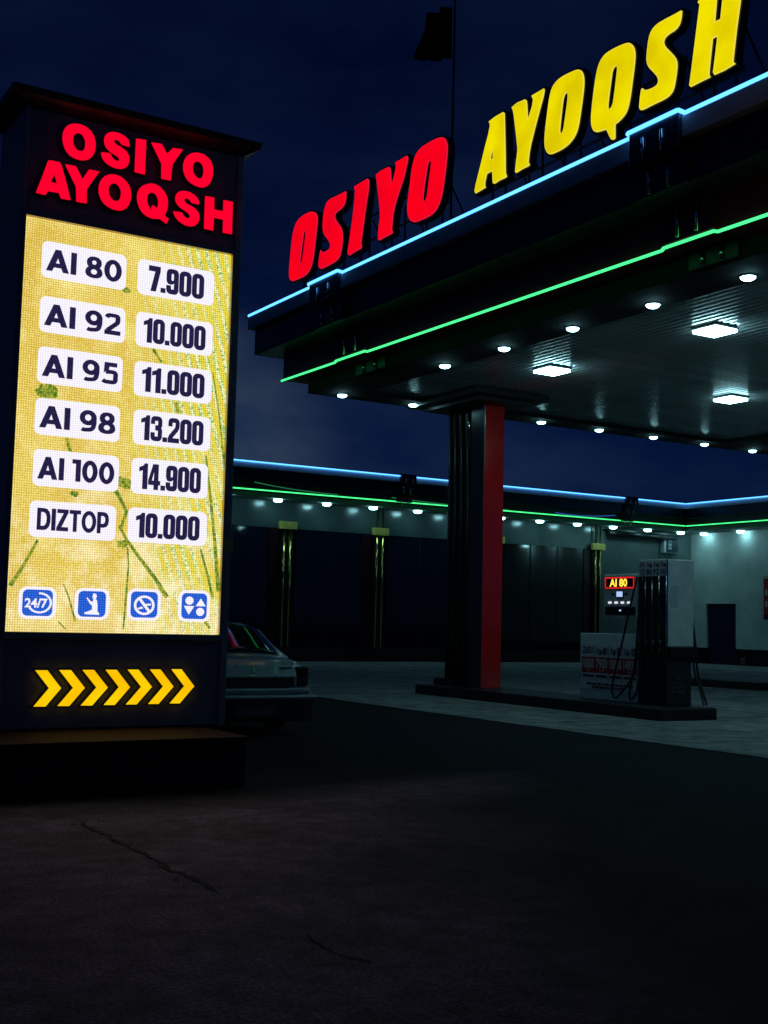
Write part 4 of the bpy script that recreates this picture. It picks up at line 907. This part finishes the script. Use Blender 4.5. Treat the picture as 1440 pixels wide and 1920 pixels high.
# greenhouse
def gsec(y, wb, wt, zb, zt_): 
    return [cpt(-wb/2, y, zb), cpt(wb/2, y, zb), cpt(wt/2+.05, y, zt_-.12 if zt_-zb > .2 else (zb+zt_)/2), cpt(wt/2, y, zt_-.03), cpt(wt/2-.12, y, zt_), cpt(-wt/2+.12, y, zt_), cpt(-wt/2, y, zt_-.03), cpt(-wt/2-.05, y, zt_-.12 if zt_-zb > .2 else (zb+zt_)/2)]
gh = MB(); gh.loft([gsec(.52, 1.42, 1.36, .93, .965), gsec(.80, 1.46, 1.26, .94, 1.13), gsec(1.14, 1.48, 1.16, .94, 1.335), gsec(1.5, 1.50, 1.14, .94, 1.385), gsec(2.1, 1.50, 1.14, .93, 1.39), gsec(2.45, 1.49, 1.16, .92, 1.34), gsec(2.85, 1.47, 1.26, .91, 1.12), gsec(3.15, 1.44, 1.36, .89, .94)])
go = gh.build('cabin', 'carpaint', car, smooth=True)
# rear window lying on the cabin slope, with a dark surround
def on_rear(x, y): 
    k = [(.52, .965), (.80, 1.13), (1.14, 1.335)]
    for (a, b), (c, d) in zip(k[:-1], k[1:]):
        if y <= c: return b+(d-b)*(y-a)/(c-a)
    return k[-1][1]
rw = MB(); rows = [.555+.05*i for i in range(12)]
for i, y in enumerate(rows):
    t = (y-.52)/.62; hw = .60-.09*t
    for j in range(9): x = hw*(j/4-1); rw.v.append(cpt(x, y-.010, on_rear(x, y)+.012+.06*(1-(x/hw)**2)))
for i in range(len(rows)-1):
    for j in range(8): k = i*9+j; rw.f.append([k, k+1, k+10, k+9]); rw.m.append(0)
ro = rw.build('rear_window', 'carglass', car, smooth=True); md = ro.modifiers.new('solid', 'SOLIDIFY'); md.thickness = .006
for s in (-1, 1):
    mb = MB(); P = [(.95, .97), (1.25, 1.27), (1.55, 1.33), (1.72, 1.335), (1.72, .965)]
    mb.v = [cpt(s*(.76-.30*max(0, (z-.94))*.62), y, z) for y, z in P]; mb.f = [[0, 1, 2, 3, 4]]; mb.m = [0]; mb.build('side_window', 'carglass', car)
    mb = MB(); P = [(1.80, .965), (1.80, 1.335), (2.1, 1.335), (2.4, 1.29), (2.72, 1.1), (2.85, .96)]
    mb.v = [cpt(s*(.762-.30*max(0, (z-.94))*.62), y, z) for y, z in P]; mb.f = [[0, 1, 2, 3, 4, 5]]; mb.m = [0]; mb.build('side_window', 'carglass', car)
# boot lid, lights, bumper, plate
bprof = [(.022, .60), (.022, .725), (.034, .755), (.085, .865), (.12, .905), (.18, .93), (.34, .955), (.34, .60)]
blm = MB(); blm.loft([[cpt(sx_, y, z) for y, z in bprof] for sx_ in (-.60, .60)]); bl = blm.build('boot_lid', 'carpaint', car, .012)
MB().box(cq[0]-.555, cq[0]+.555, cq[1]+.012, cq[1]+.0215, .597, .712).build('garnish', 'plastic', bl, .006)
plate('emblem', [disc(cq[0], .80, .036, 16)], lambda p, d: Vector((p[0], cq[1]+.034+(p[1]-.755)*.464-.006-d, p[1])), 0, 'chrome', bl)
MB().box(cq[0]+.38, cq[0]+.54, cq[1]+.052, cq[1]+.075, .825, .842).build('badge', 'chrome', bl)
for s in (-1, 1):
    tlx = sorted((cq[0]+s*.60, cq[0]+s*.785)); tm = MB().box(tlx[0], tlx[1], cq[1]+.045, cq[1]+.22, .60, .845).build('tail_light', 'tail', car, .025)
    MB().box(tlx[0]+.015, tlx[1]-.03, cq[1]+.040, cq[1]+.0445, .66, .72).build('reflector', 'plastic', tm, .004)
bp_ = MB(); 
for (z0, z1, y0, w, m) in ((.50, .585, .012, 1.62, 0), (.435, .498, -.05, 1.74, 0), (.16, .433, -.02, 1.66, 1)): bp_.box(cq[0]-w/2, cq[0]+w/2, cq[1]+y0, cq[1]+.24, z0, z1, m)
bpo = bp_.build('bumper', ['carpaint', 'plastic'], car, .05)
box('bumper_strip', (cq[0]-.83, cq[0]+.83, cq[1]-.072, cq[1]-.0605, .428, .448), 'plastic', bpo, .004)
box('plate_recess', (cq[0]-.36, cq[0]+.36, cq[1]-.038, cq[1]-.0305, .215, .38), 'plastic', bpo)
npl = box('number_plate', (cq[0]-.26, cq[0]+.26, cq[1]-.044, cq[1]-.0385, .235, .35), 'platew', car, .003)
for s in (-1, 1):
    for y in (.85, 3.40):
        x = cq[0]+s*.70
        tr = MB().lathe((x, cq[1]+y, .29), [(.19, -.09), (.27, -.09), (.29, -.06), (.29, .06), (.27, .09), (.19, .09)], 28, 'x').build('wheel', 'tyre', car, smooth=True)
        MB().lathe((x+s*.02, cq[1]+y, .29), [(.03, -.085), (.185, -.08), (.185, .08), (.03, .085)], 20, 'x').build('rim', 'rim', tr, smooth=True)
    box('headlight', (cq[0]+s*.60-.14, cq[0]+s*.60+.14, cq[1]+4.10, cq[1]+4.19, .55, .68), 'white_metal', car, .02)
    box('door_handle', (cq[0]+s*.838-.012, cq[0]+s*.838+.012, cq[1]+1.35, cq[1]+1.53, .80, .83), 'plastic', car, .005)
    box('wing_mirror', (cq[0]+s*.88-.09, cq[0]+s*.88+.09, cq[1]+2.72, cq[1]+2.80, .93, 1.05), 'carpaint', car, .02)

for o in list(bpy.data.objects):
    if '_loc' in o: del o['_loc']
